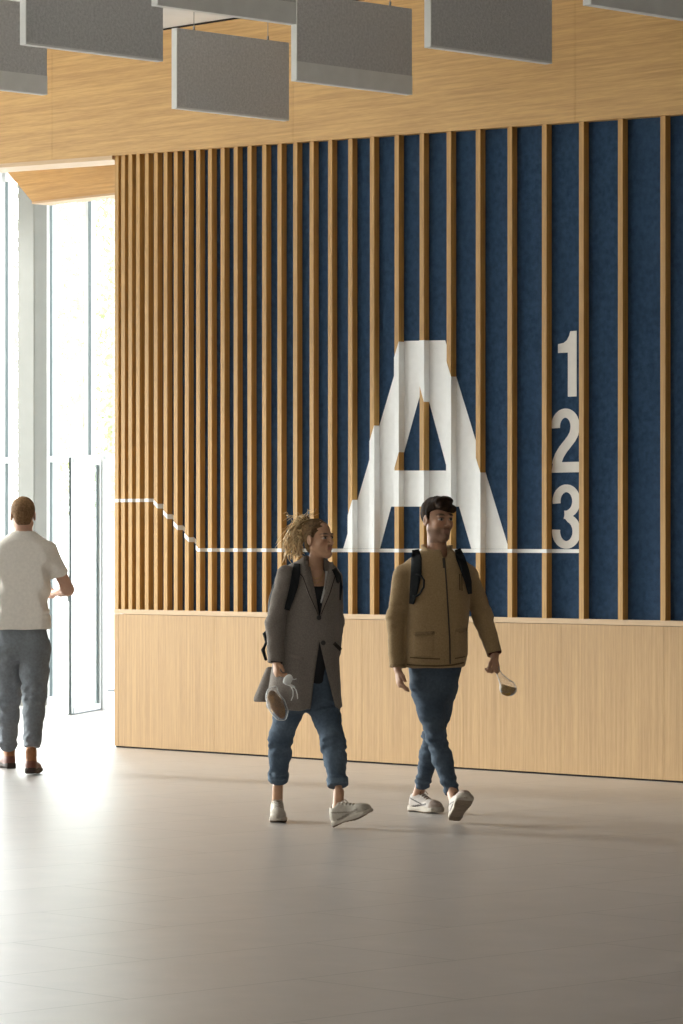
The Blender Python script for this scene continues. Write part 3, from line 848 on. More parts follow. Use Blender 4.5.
# ---- shoe: x heel->toe, z up
def shoe(parent, heel, toe_dir, up, size, um, sm, lm, lab=None, boot=0.0, chunky=1.0, uc=None, name='shoe'):
    X = Vector(toe_dir).normalized(); Z = Vector(up); Z = (Z-X*Z.dot(X)).normalized(); Y = Z.cross(X)
    mw = Matrix.Translation(heel) @ Matrix((X, Y, Z)).transposed().to_4x4(); L = size
    def outline(x): return crom([0, .02, .08, .15, .22, .27, .29], [.022, .031, .034, .035, .044, .040, .026], x/L*.29)
    def uf(P):
        d = cap(P, (.040, 0, .050), (.075, 0, .055), .036, .036)
        d = smin(d, cap(P, (.08, 0, .055), (L-.075, 0, .036), .038, .033, (0, 1, 0), .92), .03)
        d = smin(d, ell(P, (L-.062, 0, .036), (.062, .043, .037)), .03)
        d = smin(d, cap(P, (.052, 0, .060), (.054, 0, .088+boot), .036, .034 if not boot else .043, (1, 0, 0), .9), .025)
        d = smax(d, -cap(P, (.055, 0, .106+boot), (.060, 0, .130+boot), .026, .034), .008)
        d = smin(d, cap(P, (.085, 0, .095+boot*.6), (.150, 0, .070), .022, .020, (0, 1, 0), .85), .015)
        d = smax(d, np.abs(P[:, 1])-outline(P[:, 0])-.004, .012)
        return smax(d, .018-P[:, 2], .006)+.0012*wob(P, 130, 3)
    def sf(P):
        t = .026*chunky
        zc = np.where(P[:, 0] > L*.72, (P[:, 0]-L*.72)*.08, 0)
        d = np.maximum(np.abs(P[:, 1])-outline(P[:, 0])-.004*chunky, np.maximum(-P[:, 0]-.002+np.abs(P[:, 1])*.25, P[:, 0]-L-.004+np.abs(P[:, 1])**2*14))
        d = smax(d, np.abs(P[:, 2]-t/2-zc-.002)-t/2-.004*np.cos(P[:, 0]*40), .012)
        tread = (np.sin(P[:, 0]*2*math.pi/.022) > .2)*(P[:, 2] < .006)*.003
        return d+tread
    lo, hi = (-.02, -.06, -.008), (L+.02, .06, .15+boot)
    u = skin(name, [(uf, lo, hi, .0034)], um, parent, uc or wshoe, mw)
    if lab: u['label'] = lab
    s_ = skin('sole', [(sf, (-.02, -.06, -.012), (L+.02, .06, .05), .0034)], sm, parent, (lambda P: np.where((P[:, 2] < .009)[:, None], V3((.27, .21, .15)), V3((.48, .42, .35)))) if sm is SOLEW else flat((.05, .035, .03)), mw)
    s_.parent = u
    ls = []
    for k in range(4):
        x = .100+.017*k; z = .104-.0125*k+boot*.45*(1-k/4)
        ls.append(([mw @ Vector((x-.004, -.020, z-.006)), mw @ Vector((x, 0, z+.004)), mw @ Vector((x+.004, .020, z-.006))], [.0024]*3))
    for sg in (-1, 1): ls.append(([mw @ Vector((.100, 0, .112+boot*.4)), mw @ Vector((.112, sg*.018, .120+boot*.4)), mw @ Vector((.118, sg*.030, .100+boot*.3))], [.002]*3))
    t = tubes('laces', ls, lm, parent); t.parent = u
    # parts hang under the shoe, whose own origin is the person's
    return u
def person(Z, px, label):
    o = at_y(px, HOR, Z); o.z = 0
    return empty('person', Matrix.Translation(o), label, 'person')

SKIN = painted('skin', .5, .05, 60, .08, 300, .4)
HAIR = painted('hair', .75, .35, 90, .5, 500, .12)
CLOTH = painted('woollen_coat_cloth', .95, .16, 140, .5, 420, .1, .1)
JACK = painted('tan_jacket_cloth', .9, .13, 120, .5, 380, .15, .1)
DENIM = painted('denim', .85, .16, 70, .35, 600, .2)
JERSEY = painted('cotton_jersey', .9, .05, 60, .2, 400, .15)
SHOE = painted('shoe_upper', .7, .10, 60, .2, 300, .3)
BOOTM = painted('boot_leather', .5, .2, 40, .3, 200, .4)
SOLEW = painted('beige_rubber', .7, .08, 40, .2, 200)
SOLED = painted('dark_rubber', .7, .1, 40, .2, 200)
LACE = plain('lace_cotton', (.60, .55, .48), .8, .2)
LACED = plain('dark_lace', (.16, .09, .05), .8, .2)
BLACK = plain('black_webbing', (.016, .018, .020), .8, .2, .2, 60, .2, 300)
DARKB = plain('dark_buttons', (.02, .018, .018), .4, .5)
ZIPM = plain('dark_zip', (.05, .035, .022), .5, .5)
GOLD = plain('gold_chain', (.55, .36, .12), .3, .5, metal=.8)
WHITEF = plain('white_fabric', (.78, .78, .76), .8, .2, .05, 50)
def flat(col): return lambda P: np.tile(V3(col), (len(P), 1))

def legs_fn(hipL, kneeL, ankL, hipR, kneeR, ankR, r, pelvis, wr, seed, hem=None, cuff=None):
    """r: radii hip, mid-thigh, knee, calf, ankle"""
    def one(P, h, k, a):
        h, k, a = V3(h), V3(k), V3(a)
        pts = [h, h*.5+k*.5, k, k*.62+a*.38, a]; d = chain(P, pts, r, .03)
        t = np.clip(((P-k)@(a-k))/((a-k)@(a-k)), -1.2, 1.2)
        fold = np.exp(-((t-.08)/.16)**2)+.9*np.exp(-((t-.92)/.16)**2)+.7*np.exp(-((t+.95)/.2)**2)
        d = d+wr*(.35+fold)*wob(P, 75, seed, (1, 1, 2.3))*1.6
        cut = ((P-a)@(a-k))/np.linalg.norm(a-k)
        d = smax(d, cut-.004, .004)
        if cuff:
            ring = np.maximum(np.abs(cut+cuff*.5)-cuff*.5, cap(P, k, a, r[2], r[4])-.011); d = smin(d, ring, .003)
        return d
    def f(P):
        d = smin(one(P, hipL, kneeL, ankL), one(P, hipR, kneeR, ankR), .006)
        return smin(d, trunkd(P, pelvis), .035)
    return f
def body_low(J, s=1.0, fem=False):
    """trunk, arms and legs under the clothes"""
    def f(P):
        c = (V3(J['sl'])+V3(J['sr']))/2; p = (V3(J['hl'])+V3(J['hr']))/2
        d = cap(P, c-V3((0, 0, .10)), p+V3((0, 0, .06)), .090*s, .070*s)
        d = smin(d, cap(P, V3(J['sl'])*.8+c*.2, V3(J['sr'])*.8+c*.2, .042*s, .042*s), .04)
        d = smin(d, cap(P, c, J['neck'], .055*s, .05*s), .03)
        for a in 'lr':
            d = smin(d, chain(P, [J['s'+a], J['e'+a], J['w'+a]], [.036*s, .030*s, .022*s], .015), .03)
            d = smin(d, chain(P, [J['h'+a], J['k'+a], J['a'+a]], [.050*s, .032*s, .024*s], .02), .03)
        return d
    lo, hi = bounds([J[k] for k in J], .12); return (f, lo, hi, .011)

# ================================================================== WOMAN in the grey coat
Z0 = 19.58
def J(px, py, d=0.0): return at_y(px, py, Z0+d)
woman = person(Z0, 312, 'woman walking right in a grey coat and rolled jeans, messy blonde bun, looking right')
fr = frame(47, 4, 2); C = J(318.6, 538.2, -.02)
W_ = dict(sl=J(333, 580, .09), sr=J(286, 580, -.09), el=J(338.5, 620, .13), er=J(275.5, 624, -.10), wl=J(336, 648, -.02), wr=J(275.5, 660, -.13),
          neck=J(315, 566, 0), hl=J(320, 668, .045), hr=J(296, 668, -.045), kl=J(335, 742, -.17), kr=J(281, 738, .05), al=J(338.8, 792, -.26), ar=J(277.8, 786, .20),
          tl=J(348, 815, -.30), tr=J(277, 812, .14))
HR, HRd, HRu = Vector((J(276.5, 0, .24).x, Z0+.295, 0)), (.06, -.99, 0), (0, 0, 1)
HL = at_y(333.6, 0, 19.30); HL.z = .004; HLd, HLu = (.86, -.42, .33), (-.30, 0, .95)
hp = hand_prims(W_['wr']+Vector((0, 0, .005)), (0.10, -.12, -1), (.85, -.25, .1), (.25, -.9, 0), (.55, .75, .5), .86, .0, (.75, .25, .55))
hpl = hand_prims(W_['wl'], (-.25, -.3, -1), (-.6, -.6, 0), (-.3, -.8, .2), (.3, .4, .3), .8)
def wcol(P):
    c = head_col(C, fr, .885, (.54, .305, .185), (.44, .19, .15), (.09, .05, .03), female=True)(P); return c
nk = J(315.5, 572, .0)
lo, hi = bounds([C], .17); lo = lo-V3((0, 0, .06))
skin('body', [(head_fn(C, fr, .885, nk, True, .043), lo, hi, .0032), hand_piece(hp, W_['er'], W_['wr'], .35, .0028, .036, .023),
              hand_piece(hpl, W_['el'], W_['wl'], .35, .004, .036, .023), body_low(W_, .86, True),
              ((lambda P: smin(cap(P, nk+Vector((0, 0, .02)), J(317, 592, -.055), .040, .050, (0, 1, 0), 1.1), cap(P, J(306, 578, -.02), J(328, 580, .0), .035, .035), .03)), *bounds([J(316, 585)], .14), .005),
              ankle(W_['al'], HL, HLd, HLu, .029), ankle(W_['ar'], HR, HRd, HRu, .029)],
     SKIN, woman, wcol)
# jeans
hem_r = J(278, 780, .20); hem_l = J(338, 786, -.245)
pel = [(J(0, 712)[2], J(309, 0)[0], Z0, .135, .10), (J(0, 690)[2], J(308, 0)[0], Z0, .150, .115), (J(0, 664)[2], J(308, 0)[0], Z0, .145, .115), (J(0, 640)[2], J(308, 0)[0], Z0, .125, .10)]
fn = legs_fn(J(320, 690, .03), J(333.3, 743, -.15), hem_l, J(294, 690, -.02), J(281.3, 738, .06), hem_r, [.088, .074, .064, .058, .046], pel, .0085, 11, cuff=.045)
lo, hi = bounds([J(290, 640), J(335, 640), hem_r, hem_l], .16)
def dcol(P):
    n = np.clip(.5+.9*wob(P, 30, 5), 0, 1)[:, None]; c = V3((.058, .085, .122))*(1-n)+V3((.110, .148, .198))*n
    a = np.minimum(np.abs((P-V3(hem_r))@V3((0, 0, 1))-.022) - .024, 9)
    for hm in (hem_r, hem_l):
        m = (np.linalg.norm(P-V3(hm), axis=1) < .085)*(np.abs(P[:, 2]-hm[2]-.022) < .024); c = np.where(m[:, None], V3((.11, .15, .20)), c)
    return c
jw = skin('jeans', [(fn, lo, hi, .0058)], DENIM, woman, dcol)
# dark top showing at the neck and below the last button
def topf(P):
    st = [(J(0, 684)[2], J(317, 0)[0], Z0-.01, .05, .11), (J(0, 672)[2], J(315, 0)[0], Z0-.015, .065, .122), (J(0, 650)[2], J(313, 0)[0], Z0-.015, .115, .115), (J(0, 615)[2], J(312, 0)[0], Z0-.01, .115, .10), (J(0, 586)[2], J(314, 0)[0], Z0-.02, .11, .085)]
    return trunkd(P, st)
skin('top', [(topf, *bounds([J(312, 690), J(312, 586)], .16), .008)], painted('dark_top', .9, .08), woman, flat((.022, .022, .025)))
# coat
def coat(P):
    z = lambda py: J(0, py)[2]; x = lambda px: J(px, 0)[0]; k = J(1, 0)[0]-J(0, 0)[0]
    st = [(z(709), x(303.5), Z0+.03, 39.5*k, .205), (z(690), x(304.7), Z0+.02, 37.2*k, .19), (z(665), x(306), Z0+.01, 34*k, .165), (z(640), x(308), Z0, 31*k, .150), (z(617), x(309.5), Z0, 29*k, .138),
          (z(595), x(310), Z0, 29*k, .135), (z(580), x(310), Z0, 29.5*k, .125), (z(571), x(310.5), Z0, 29*k, .112), (z(565), x(311.5), Z0+.005, 23*k, .092), (z(560), x(313), Z0+.01, 14.5*k, .080), (z(555.5), x(314), Z0+.02, 10*k, .07)]
    # the hem falls lower at the front edges
    d = trunkd(P, st, 2.2)
    d = smax(d, (z(709)-.03*0)-P[:, 2], .004)
    sl = np.clip((z(640)-P[:, 2])/.35, 0, 1); d = d+sl*.006*np.sin((P[:, 0]+P[:, 1]*.6)*46+1.0)
    for s_, e_, w_ in (('sr', J(274.8, 624, -.10), J(275.2, 662, -.13)),):
        a = chain(P, [J(286.5, 575.5, -.075), e_, w_], [.056, .049, .043], .03)
        cut = ((P-V3(w_))@V3((w_-e_).normalized())); a = smax(a, cut-.004, .004); a = a+.0045*wob(P, 60, 21, (1, 1, 2.2))
        d = smin(d, a, .012)
    a = chain(P, [J(333.5, 578, .075), J(335.8, 622, .10), J(333.8, 650, -.035)], [.050, .043, .042], .03)+.004*wob(P, 60, 9, (1, 1, 2))
    d = smin(d, a, .012)
    # front opening below the button, and the neck opening
    O = J(319.5, 641, -.15)
    px = 341.5+P[:, 0]/P[:, 1]*FPX; py = HOR-(P[:, 2]-EYE)/P[:, 1]*FPX
    t = np.clip((py-640)/71, 0, 1.2); lft, rgt = 319.5-9.5*t, 319.5+16.5*t**1.05
    wedge = np.maximum(lft-px, px-rgt)*k; wedge = np.maximum(wedge, (P[:, 1]-(Z0-.02))); wedge = np.maximum(wedge, (640.5-py)*k)
    d = smax(d, -wedge, .006)
    t = np.clip((617-py)/50, 0, 1.1); vl, vr = 319.5-13.5*t, 319.5+9.0*t
    vee = np.maximum(np.maximum(vl-px, px-vr)*k, P[:, 1]-(Z0-.03)); vee = np.maximum(vee, (py-616)*k)
    d = smax(d, -vee, .006)
    neckh = cap(P, J(314.5, 548, .01), J(316, 572, 0), .052, .050); d = smax(d, -neckh, .006)
    col = cap(P, J(305.5, 560, .03), J(303, 567, -.03), .012, .014); d = smin(d, col, .02)
    return d+.0035*wob(P, 30, 31, (1.3, 1, .7))
lo, hi = bounds([J(262, 706), J(345, 706), J(314, 555)], .09); lo[1] = Z0-.32; hi[1] = Z0+.32
ccol = flat((.215, .186, .164))
ct = skin('coat', [(coat, lo, hi, .0058)], CLOTH, woman, ccol)
B = [BV['coat']]
def flare(P):    # the back skirt of the coat swinging out behind
    a = J(270, 672, .10); b = J(262.5, 700, .16)
    d = cap(P, a, b, .030, .052, (0.5, .9, 0), 1.3)
    return smax(d, J(0, 703)[2]-P[:, 2], .004)
fl = skin('coat_tail', [(flare, *bounds([J(268, 690, .13)], .15), .006)], CLOTH, woman, ccol)
fl.parent = ct; ct2 = ct
dk = plain('dark_seam', (.045, .038, .033), .9, .1)
lapm = plain('lapel_cloth', (.25, .216, .19), .95, .1, .2, 120, .5, 380)
for pts, wd in (([(305.5, 561), (306.5, 572), (310.5, 590), (318.5, 615)], [7, 9.5, 8.5, 1.5]), ([(330.5, 562), (331.5, 572), (329.5, 588), (321, 614)], [5, 8, 7.5, 1.5])):
    o = drape('lapel', B, pts, wd, lapm, woman, .008, .001, Z0-.1); o.parent = ct
for pts in ([(299.5, 573), (303, 577), (309.5, 595), (318.3, 614.5)], [(336.0, 573), (334.5, 578), (330, 593), (321.4, 614)]):
    o = drape('lapel_seam', B, pts, .9, dk, woman, .010, .001, Z0-.1); o.parent = ct
for px, py in ((319.0, 617.8), (323.3, 642.8)):
    q, n = hit(B, px, py, Z0-.13)
    bm = bmesh.new(); bmesh.ops.create_uvsphere(bm, u_segments=14, v_segments=8, radius=.0135)
    for v_ in bm.verts: v_.co = Vector((v_.co.x, v_.co.y*.35, v_.co.z))+q-Vector((0, .006, 0))-woman.location
    o = done('button', bm, DARKB, None, Matrix.Identity(4), True); o.matrix_world = Matrix.Identity(4); o.parent = ct
o = drape('pocket_flap', B, [(334.0, 643), (341, 650)], 3.5, dk, woman, .005, .001, Z0-.03); o.parent = ct
o = drape('pocket_flap', B, [(289, 655), (303, 659)], 3.0, lapm, woman, .005, .001, Z0-.12); o.parent = ct
o = drape('cuff', B, [(267.5, 661.3), (282.5, 663.0)], 1.6, dk, woman, .003, .001, Z0-.13); o.parent = ct
# white shirt edge and necklace
o = drape('shirt_collar', [BV['body'], BV['top']], [(326.5, 571), (325.6, 585), (321.0, 603)], [2.2, 2.6, 1.6], WHITEF, woman, .016, .004, Z0-.09)
o['label'] = 'white shirt edge showing inside the coat'
def hb(px, py): q, n = hit([BV['body']], px, py, Z0-.09); return q-Vector((0, .004, 0))
for yy in (3.5, 8.5):
    tubes('necklace', [([hb(309.0+.3*yy, 575), hb(312.3, 575+yy*.75), hb(317, 575+yy), hb(321.5, 575+yy*.6), hb(323.5, 572)], [.0016]*5)], GOLD, woman)
# hair: swept back, bun and wind-blown strands
def wh(P):
    L = local(P, C, fr)/.885
    d = ell(L, (-.022, 0, .036), (.098, .080, .087))
    bun = ell(P, J(301.5, 525.5, .03), (.040, .045, .042)); 
    cut = L[:, 0]*.80+L[:, 2]*(-.50)-.034          # hairline
    d = smax(d, cut, .010)
    side = np.maximum(-L[:, 2]-.045, 0)
    d = smax(d, L[:, 0]-.006-np.clip((L[:, 2]-.008)*1.7, 0, .2), .010)
    nape = ell(L, (-.060, 0, -.035), (.042, .052, .055)); d = smin(d, nape, .02)
    for sg in (-1, 1): d = smin(d, cap(L, (.012, sg*.070, .02), (-.03, sg*.066, -.035), .016, .015), .015)
    for sg in (-1, 1): d = smax(d, -ell(L, (-.002, sg*.082, -.012), (.024, .020, .036)), .006)
    d = d*.885
    d = smin(d, bun, .02)
    d = smin(d, ell(P, J(305, 519.5, .02), (.026, .028, .022)), .015)
    return d+.0035*wob(P, 170, 4, (1, 1, 1.6))+.003*wob(P, 60, 8)
def whc(P):
    L = local(P, C, fr); n = .5+.5*wob(P, 200, 2, (1, 1, .7))
    m = np.clip(.5+(-(L[:, 0])-.03)/.10, 0, 1)*.7+.3*n; m = np.clip(m, 0, 1)[:, None]
    return V3((.085, .048, .024))*(1-m)+V3((.30, .185, .085))*m
lo, hi = bounds([C], .16); lo[0] -= .05
hw_ = skin('hair', [(wh, lo, hi, .0036)], HAIR, woman, whc)
rnd = random.Random(5); lk = []
def wave(p, q, sag, amp, n=9):
    p, q = Vector(p), Vector(q); ph = rnd.random()*6; out = []
    for i in range(n):
        t = i/(n-1); m = p.lerp(q, t)+Vector((sag[0], sag[1], sag[2]))*math.sin(t*math.pi)
        m += Vector((math.cos(ph+t*8), math.sin(ph*1.3+t*7), math.sin(ph+t*9)))*amp*t; out.append(m)
    return out
def rp(a, b): return a+(b-a)*rnd.random()
for k in range(120):   # mass hanging and blowing back from the bun
    p = J(rp(294, 304), rp(520, 541), rp(-.02, .07)); q = J(rp(283, 303), rp(538, 562), rp(-.03, .09))
    lk.append((wave(p, q, (-.03*rnd.random(), 0, .01), .010), [.0062, .0075, .0078, .0072, .0066, .0058, .005, .0036, .0012]))
for k in range(26):   # curls on the bun
    p = J(rp(298, 306), rp(519, 530), rp(-.01, .06)); a = rnd.random()*6.28; r_ = rp(3, 9)
    q = J(300+math.cos(a)*r_, 522+math.sin(a)*r_*.8, rp(-.02, .08)); lk.append((wave(p, q, (.0, .0, .012), .014), [.0065, .0065, .0065, .006, .0055, .005, .004, .003, .001]))
for k in range(22):   # single flying strands
    p = J(rp(297, 312), rp(517, 530), rp(-.01, .05)); q = J(rp(276, 297), rp(511, 552), rp(-.04, .1))
    if k % 4 == 0: q = J(rp(305, 322), rp(508, 517), rp(-.03, .06))
    lk.append((wave(p, q, (-.01, 0, .022), .012), [.0016]*8+[.0008]))
o = tubes('hair_strands', lk, plain('backlit_blonde_strands', (.78, .56, .30), .45, .4, .25, 30), woman, 5); o.parent = hw_; o['label'] = 'loose backlit blonde strands blowing back'  # blonde, brightened beyond the bun: the backlight is put into their colour
# shoes
shoe(woman, Vector((J(276.5, 0, .24).x+.0, Z0+.295, 0.0)), (.06, -.99, 0), (0, 0, 1), .245, SHOE, SOLEW, LACE, None, 0, 1.15)
_hl = at_y(333.6, 0, 19.30); _hl.z = .004
shoe(woman, _hl, (.86, -.42, .33), (-.30, 0, .95), .25, SHOE, SOLEW, LACE, None, 0, 1.15)
# rucksack on her back, straps over the coat
bp_ = empty('backpack', Matrix.Translation(J(290, 620, .2)), 'black rucksack on the back of the woman in the grey coat', 'backpack', None)
def wbag(P):
    c = J(292, 612, .235); return smax(ell(P, c, (.135, .10, .235)), -coat(P)+.006, .006)+.003*wob(P, 50, 3)
skin('bag_body', [(wbag, *bounds([J(292, 612, .23)], .27), .010)], BLACK, bp_)
S1 = [BV['coat'], BV['hair']]
drape('strap', [BV['coat']], [(297, 563.5), (296.3, 572), (294, 586), (290.5, 598), (286.8, 610)], [6.5, 8.5, 8.5, 7, 5.5], BLACK, bp_, .009, .003, Z0-.1)
drape('strap', [BV['coat']], [(334, 568.5), (338, 576), (340.2, 587), (339.2, 600)], [5, 6, 5, 3.5], BLACK, bp_, .009, .003, Z0)
tubes('side_strap', [([J(268, 628, .05), J(264.5, 634, .03), J(266.5, 642, .03), J(263, 650, .03), J(266, 660, .0)], [.008, .012, .009, .012, .008])], BLACK, bp_)
# wrapped pastry in her hand, face mask in the same fingers
wp_ = empty('wrapped_pastry', Matrix.Translation(J(276.5, 705, -.15)), 'brown pastry in clear film held in the woman\'s lowered hand', 'food')
fx = Vector((.42, 0, -.91)).normalized()
pc = J(276.6, 704.5, -.16)
def pastry(P): return ell(P, pc, (.083, .020, .036), (fx, Vector((0, 1, 0)), fx.cross(Vector((0, 1, 0)))))+.005*wob(P, 95, 3)
def pcolf(P): n = np.clip(.5+1.0*wob(P, 90, 8), 0, 1)[:, None]; return V3((.08, .028, .008))*(1-n)+V3((.33, .16, .04))*n
skin('pastry', [(pastry, *bounds([pc], .11), .004)], painted('pastry_crust', .6, .2, 80), wp_, pcolf)
def wrap(P):
    ax = (fx, Vector((0, 1, 0)), fx.cross(Vector((0, 1, 0))))
    d = ell(P, pc, (.098, .026, .050), ax)
    d = smin(d, cap(P, J(275.2, 688, -.15), pc-fx*.06, .013, .022, (0, 1, 0), 1.3), .015); return d+.004*wob(P, 80, 14)
film = bpy.data.materials.new('clear_film'); film.use_nodes = True
_n, _l = film.node_tree.nodes, film.node_tree.links; _b = _n['Principled BSDF']
_b.inputs['Base Color'].default_value = (.85, .86, .86, 1); _b.inputs['Roughness'].default_value = .25
_lw = _n.new('ShaderNodeLayerWeight'); _lw.inputs[0].default_value = .35; _mr = _n.new('ShaderNodeMapRange'); _mr.inputs[3].default_value = .10; _mr.inputs[4].default_value = .95
_l.new(_lw.outputs['Facing'], _mr.inputs[0]); _l.new(_mr.outputs[0], _b.inputs['Alpha'])
skin('wrapper', [(wrap, *bounds([pc, J(275, 688, -.15)], .09), .004)], film, wp_)
mk = empty('face_mask', Matrix.Translation(J(287, 684, -.2)), 'white face mask with thin ear loops dangling from the woman\'s fingers', 'mask')
def maskf(P):
    d = ell(P, J(288.2, 679.5, -.20), (.024, .009, .030), (Vector((.8, 0, -.6)), Vector((0, 1, 0)), Vector((.6, 0, .8))))
    return smin(d, cap(P, J(284.5, 682, -.19), J(294, 687, -.20), .009, .007), .01)+.0025*wob(P, 120, 3)
skin('mask_cloth', [(maskf, *bounds([J(288.5, 681, -.2)], .055), .0032)], WHITEF, mk)
for pts in ([J(293, 686, -.2), J(296, 690, -.2), J(297.2, 694, -.2), J(297.6, 699, -.2)], [J(291.5, 687, -.2), J(293.2, 691, -.2), J(293, 696, -.2), J(291.2, 700.5, -.2)], [J(291, 678, -.2), J(294, 679.5, -.2), J(296.5, 678.8, -.2)]):
    tubes('ear_loop', [(pts, [.0026]*len(pts))], WHITEF, mk)

# ================================================================== MAN in the tan jacket
Z0 = 20.0
man = person(Z0, 437, 'man walking right in a tan zip jacket, blue jeans and pale trainers, dark short hair')
fr = frame(32, 0, 0); C = J(437.8, 518.8, 0)
W_ = dict(sl=J(465, 572, .05), sr=J(405, 572, -.05), el=J(481, 617, .10), er=J(397, 620, -.02), wl=J(494.5, 655, .0), wr=J(397.5, 668, -.07),
          neck=J(437.5, 552, 0), hl=J(442, 674, .04), hr=J(428, 674, -.04), kl=J(434.3, 735, .135), kr=J(437, 738, -.14), al=J(421.3, 784, .41), ar=J(451.5, 790, -.24),
          tl=J(430, 808, .36), tr=J(460, 806, -.35))
HL = at_y(411.0, 0, 20.50); HL.z = 0; HLd, HLu = (.60, -.80, 0), (0, 0, 1)
HR = at_y(454.0, 0, 19.66); HR.z = .006; HRd, HRu = (.22, -.80, .50), (.0, .4, .9)
hpr = hand_prims(W_['wr'], (.16, -.18, -1), (.9, -.2, .1), (.2, -.9, .0), (.25, .38, .3), .98, .03, (.85, .30, .35))
hpl = hand_prims(W_['wl']+Vector((.0, 0, .002)), (.12, -.2, -1), (-.85, .3, 0), (-.35, -.9, 0), (.75, 1.0, .6), .95, .0, (.7, .1, .5))
nk = J(437.5, 556, .0)
lo, hi = bounds([C], .175); lo = lo-V3((0, 0, .04))
skin('body', [(head_fn(C, fr, 1.0, nk, False, .050), lo, hi, .0034), hand_piece(hpr, W_['er'], W_['wr'], .35, .003, .042, .027), hand_piece(hpl, W_['el'], W_['wl'], .35, .003, .042, .027), body_low(W_, 1.0),
              ((lambda P: cap(P, nk+Vector((0, 0, .03)), nk-Vector((0, .01, .07)), .055, .07)), *bounds([nk], .15), .006),
              ankle(W_['al'], HL, HLd, HLu, .031), ankle(W_['ar'], HR, HRd, HRu, .031)],
     SKIN, man, head_col(C, fr, 1.0, (.45, .245, .15), (.33, .165, .12), (.05, .03, .02), beard=.55))
hem_l, hem_r = J(422.0, 785, .40), J(452.0, 792.5, -.24)
k = J(1, 0)[0]-J(0, 0)[0]; z = lambda py: J(0, py)[2]; x = lambda px: J(px, 0)[0]
pel = [(z(702), x(432.5), Z0, .095, .095), (z(690), x(433.5), Z0, .118, .108), (z(668), x(435), Z0, .148, .120), (z(645), x(436), Z0, .138, .11)]
fn = legs_fn(J(442, 688, .03), J(434, 735, .14), hem_l, J(426, 686, -.03), J(436.5, 738, -.13), hem_r, [.086, .071, .056, .053, .041], pel, .0075, 41)
lo, hi = bounds([J(410, 645), J(462, 645), hem_r, hem_l], .15)
def dcol2(P):
    n = np.clip(.5+.9*wob(P, 26, 15), 0, 1)[:, None]; return V3((.046, .068, .100))*(1-n)+V3((.085, .115, .155))*n
skin('jeans', [(fn, lo, hi, .0058)], DENIM, man, dcol2)
def jacket(P):
    st = [(z(667), x(434.8), Z0, 30.3*k, .170), (z(655), x(435.5), Z0, 31.5*k, .175), (z(635), x(436), Z0, 31.5*k, .170), (z(615), x(437), Z0, 32.0*k, .160), (z(595), x(437), Z0, 33.0*k, .155),
          (z(578), x(436.5), Z0, 36.0*k, .150), (z(568), x(436.3), Z0, 36.0*k, .138), (z(561), x(436.3), Z0, 30.0*k, .118), (z(555), x(436.5), Z0, 22*k, .100), (z(550), x(436.8), Z0, 17*k, .086)]
    d = trunkd(P, st, 2.25)
    sl = np.clip((z(600)-P[:, 2])/.3, 0, 1); d = d+sl*.006*wob(P, 34, 77, (1, 1, .8))
    hemb = np.abs(P[:, 2]-z(663.0))-.004; d = d+.004*np.exp(-(hemb/.004)**2)*(hemb > 0)
    for pts, seed in (([J(404.5, 576, -.04), J(396.8, 618, -.02), J(396.8, 667, -.065)], 3), ([J(467.5, 577, .04), J(482.5, 617, .09), J(494.8, 653.5, .0)], 8)):
        a = chain(P, pts, [.066, .054, .044], .03); e_, w_ = pts[1], pts[2]
        ct_ = (P-V3(w_))@V3((w_-e_).normalized()); a = smax(a, ct_-.004, .004)
        t = np.exp(-(((P-V3(e_))@V3((w_-e_).normalized()))/.07)**2)
        a = a+(.003+.006*t)*wob(P, 62, seed, (1, 1, 2.2)); d = smin(d, a, .022)
    d = smax(d, -cap(P, J(437.8, 540, .0), J(437.8, 556, .0), .062, .056), .006)
    # patch pockets stand a little proud
    px = 341.5+P[:, 0]/P[:, 1]*FPX; py = HOR-(P[:, 2]-EYE)/P[:, 1]*FPX; fm = P[:, 1] < Z0-.02
    for a0, a1, b0, b1 in ((413, 434, 634, 658), (455.5, 468.5, 630, 656)):
        m = np.clip(np.minimum(np.minimum(px-a0, a1-px), np.minimum(py-b0, b1-py))/1.5, 0, 1)*fm; d = d-.006*m
    rr_ = np.sqrt((P[:, 0]-x(437.0))**2+(P[:, 1]-Z0)**2*1.05); hgt = np.clip((P[:, 2]-z(556))/.07, 0, 1)
    collar = np.abs(rr_-.070-.016*hgt)-.0065
    topz = z(545.0)-.034*np.clip(-(P[:, 1]-Z0)/.075, 0, 1)**2.5
    collar = np.maximum(collar, np.maximum(P[:, 2]-topz, z(560)-P[:, 2])); d = smin(d, collar, .012)
    slit = np.maximum(np.abs(P[:, 0]-x(444.5))-.008-.4*np.clip(P[:, 2]-z(557), 0, 1), np.maximum(P[:, 1]-Z0+.03, z(557)-P[:, 2])); d = smax(d, -slit, .004)
    return d+.0042*wob(P, 34, 51, (1, 1, 1.2))
lo, hi = bounds([J(390, 664), J(500, 664), J(437, 543)], .085); lo[1] = Z0-.28; hi[1] = Z0+.28
def jcol(P):
    c = np.tile(V3((.35, .238, .122)), (len(P), 1)); return c
jk = skin('jacket', [(jacket, lo, hi, .0058)], JACK, man, jcol)
B = [BV['jacket']]; jdk = plain('jacket_seam', (.12, .08, .04), .9, .1); jfl = plain('jacket_flap', (.30, .205, .11), .9, .1, .15, 120, .5, 380)
def put(name, pts, wd, mat, th=.005): o = drape(name, B, pts, wd, mat, man, th, .0008, Z0-.15); o.parent = jk; return o
put('zip', [(444.4, 559), (444.9, 563), (446.6, 585), (448.4, 615), (449.8, 640), (450.2, 664)], 1.5, ZIPM)
put('zip_placket', [(443.6, 558), (444.4, 568)], 2.6, ZIPM, .007)
put('pocket_flap', [(413.5, 634.0), (424, 633.4), (434.5, 632.6)], 3.2, jfl, .009)
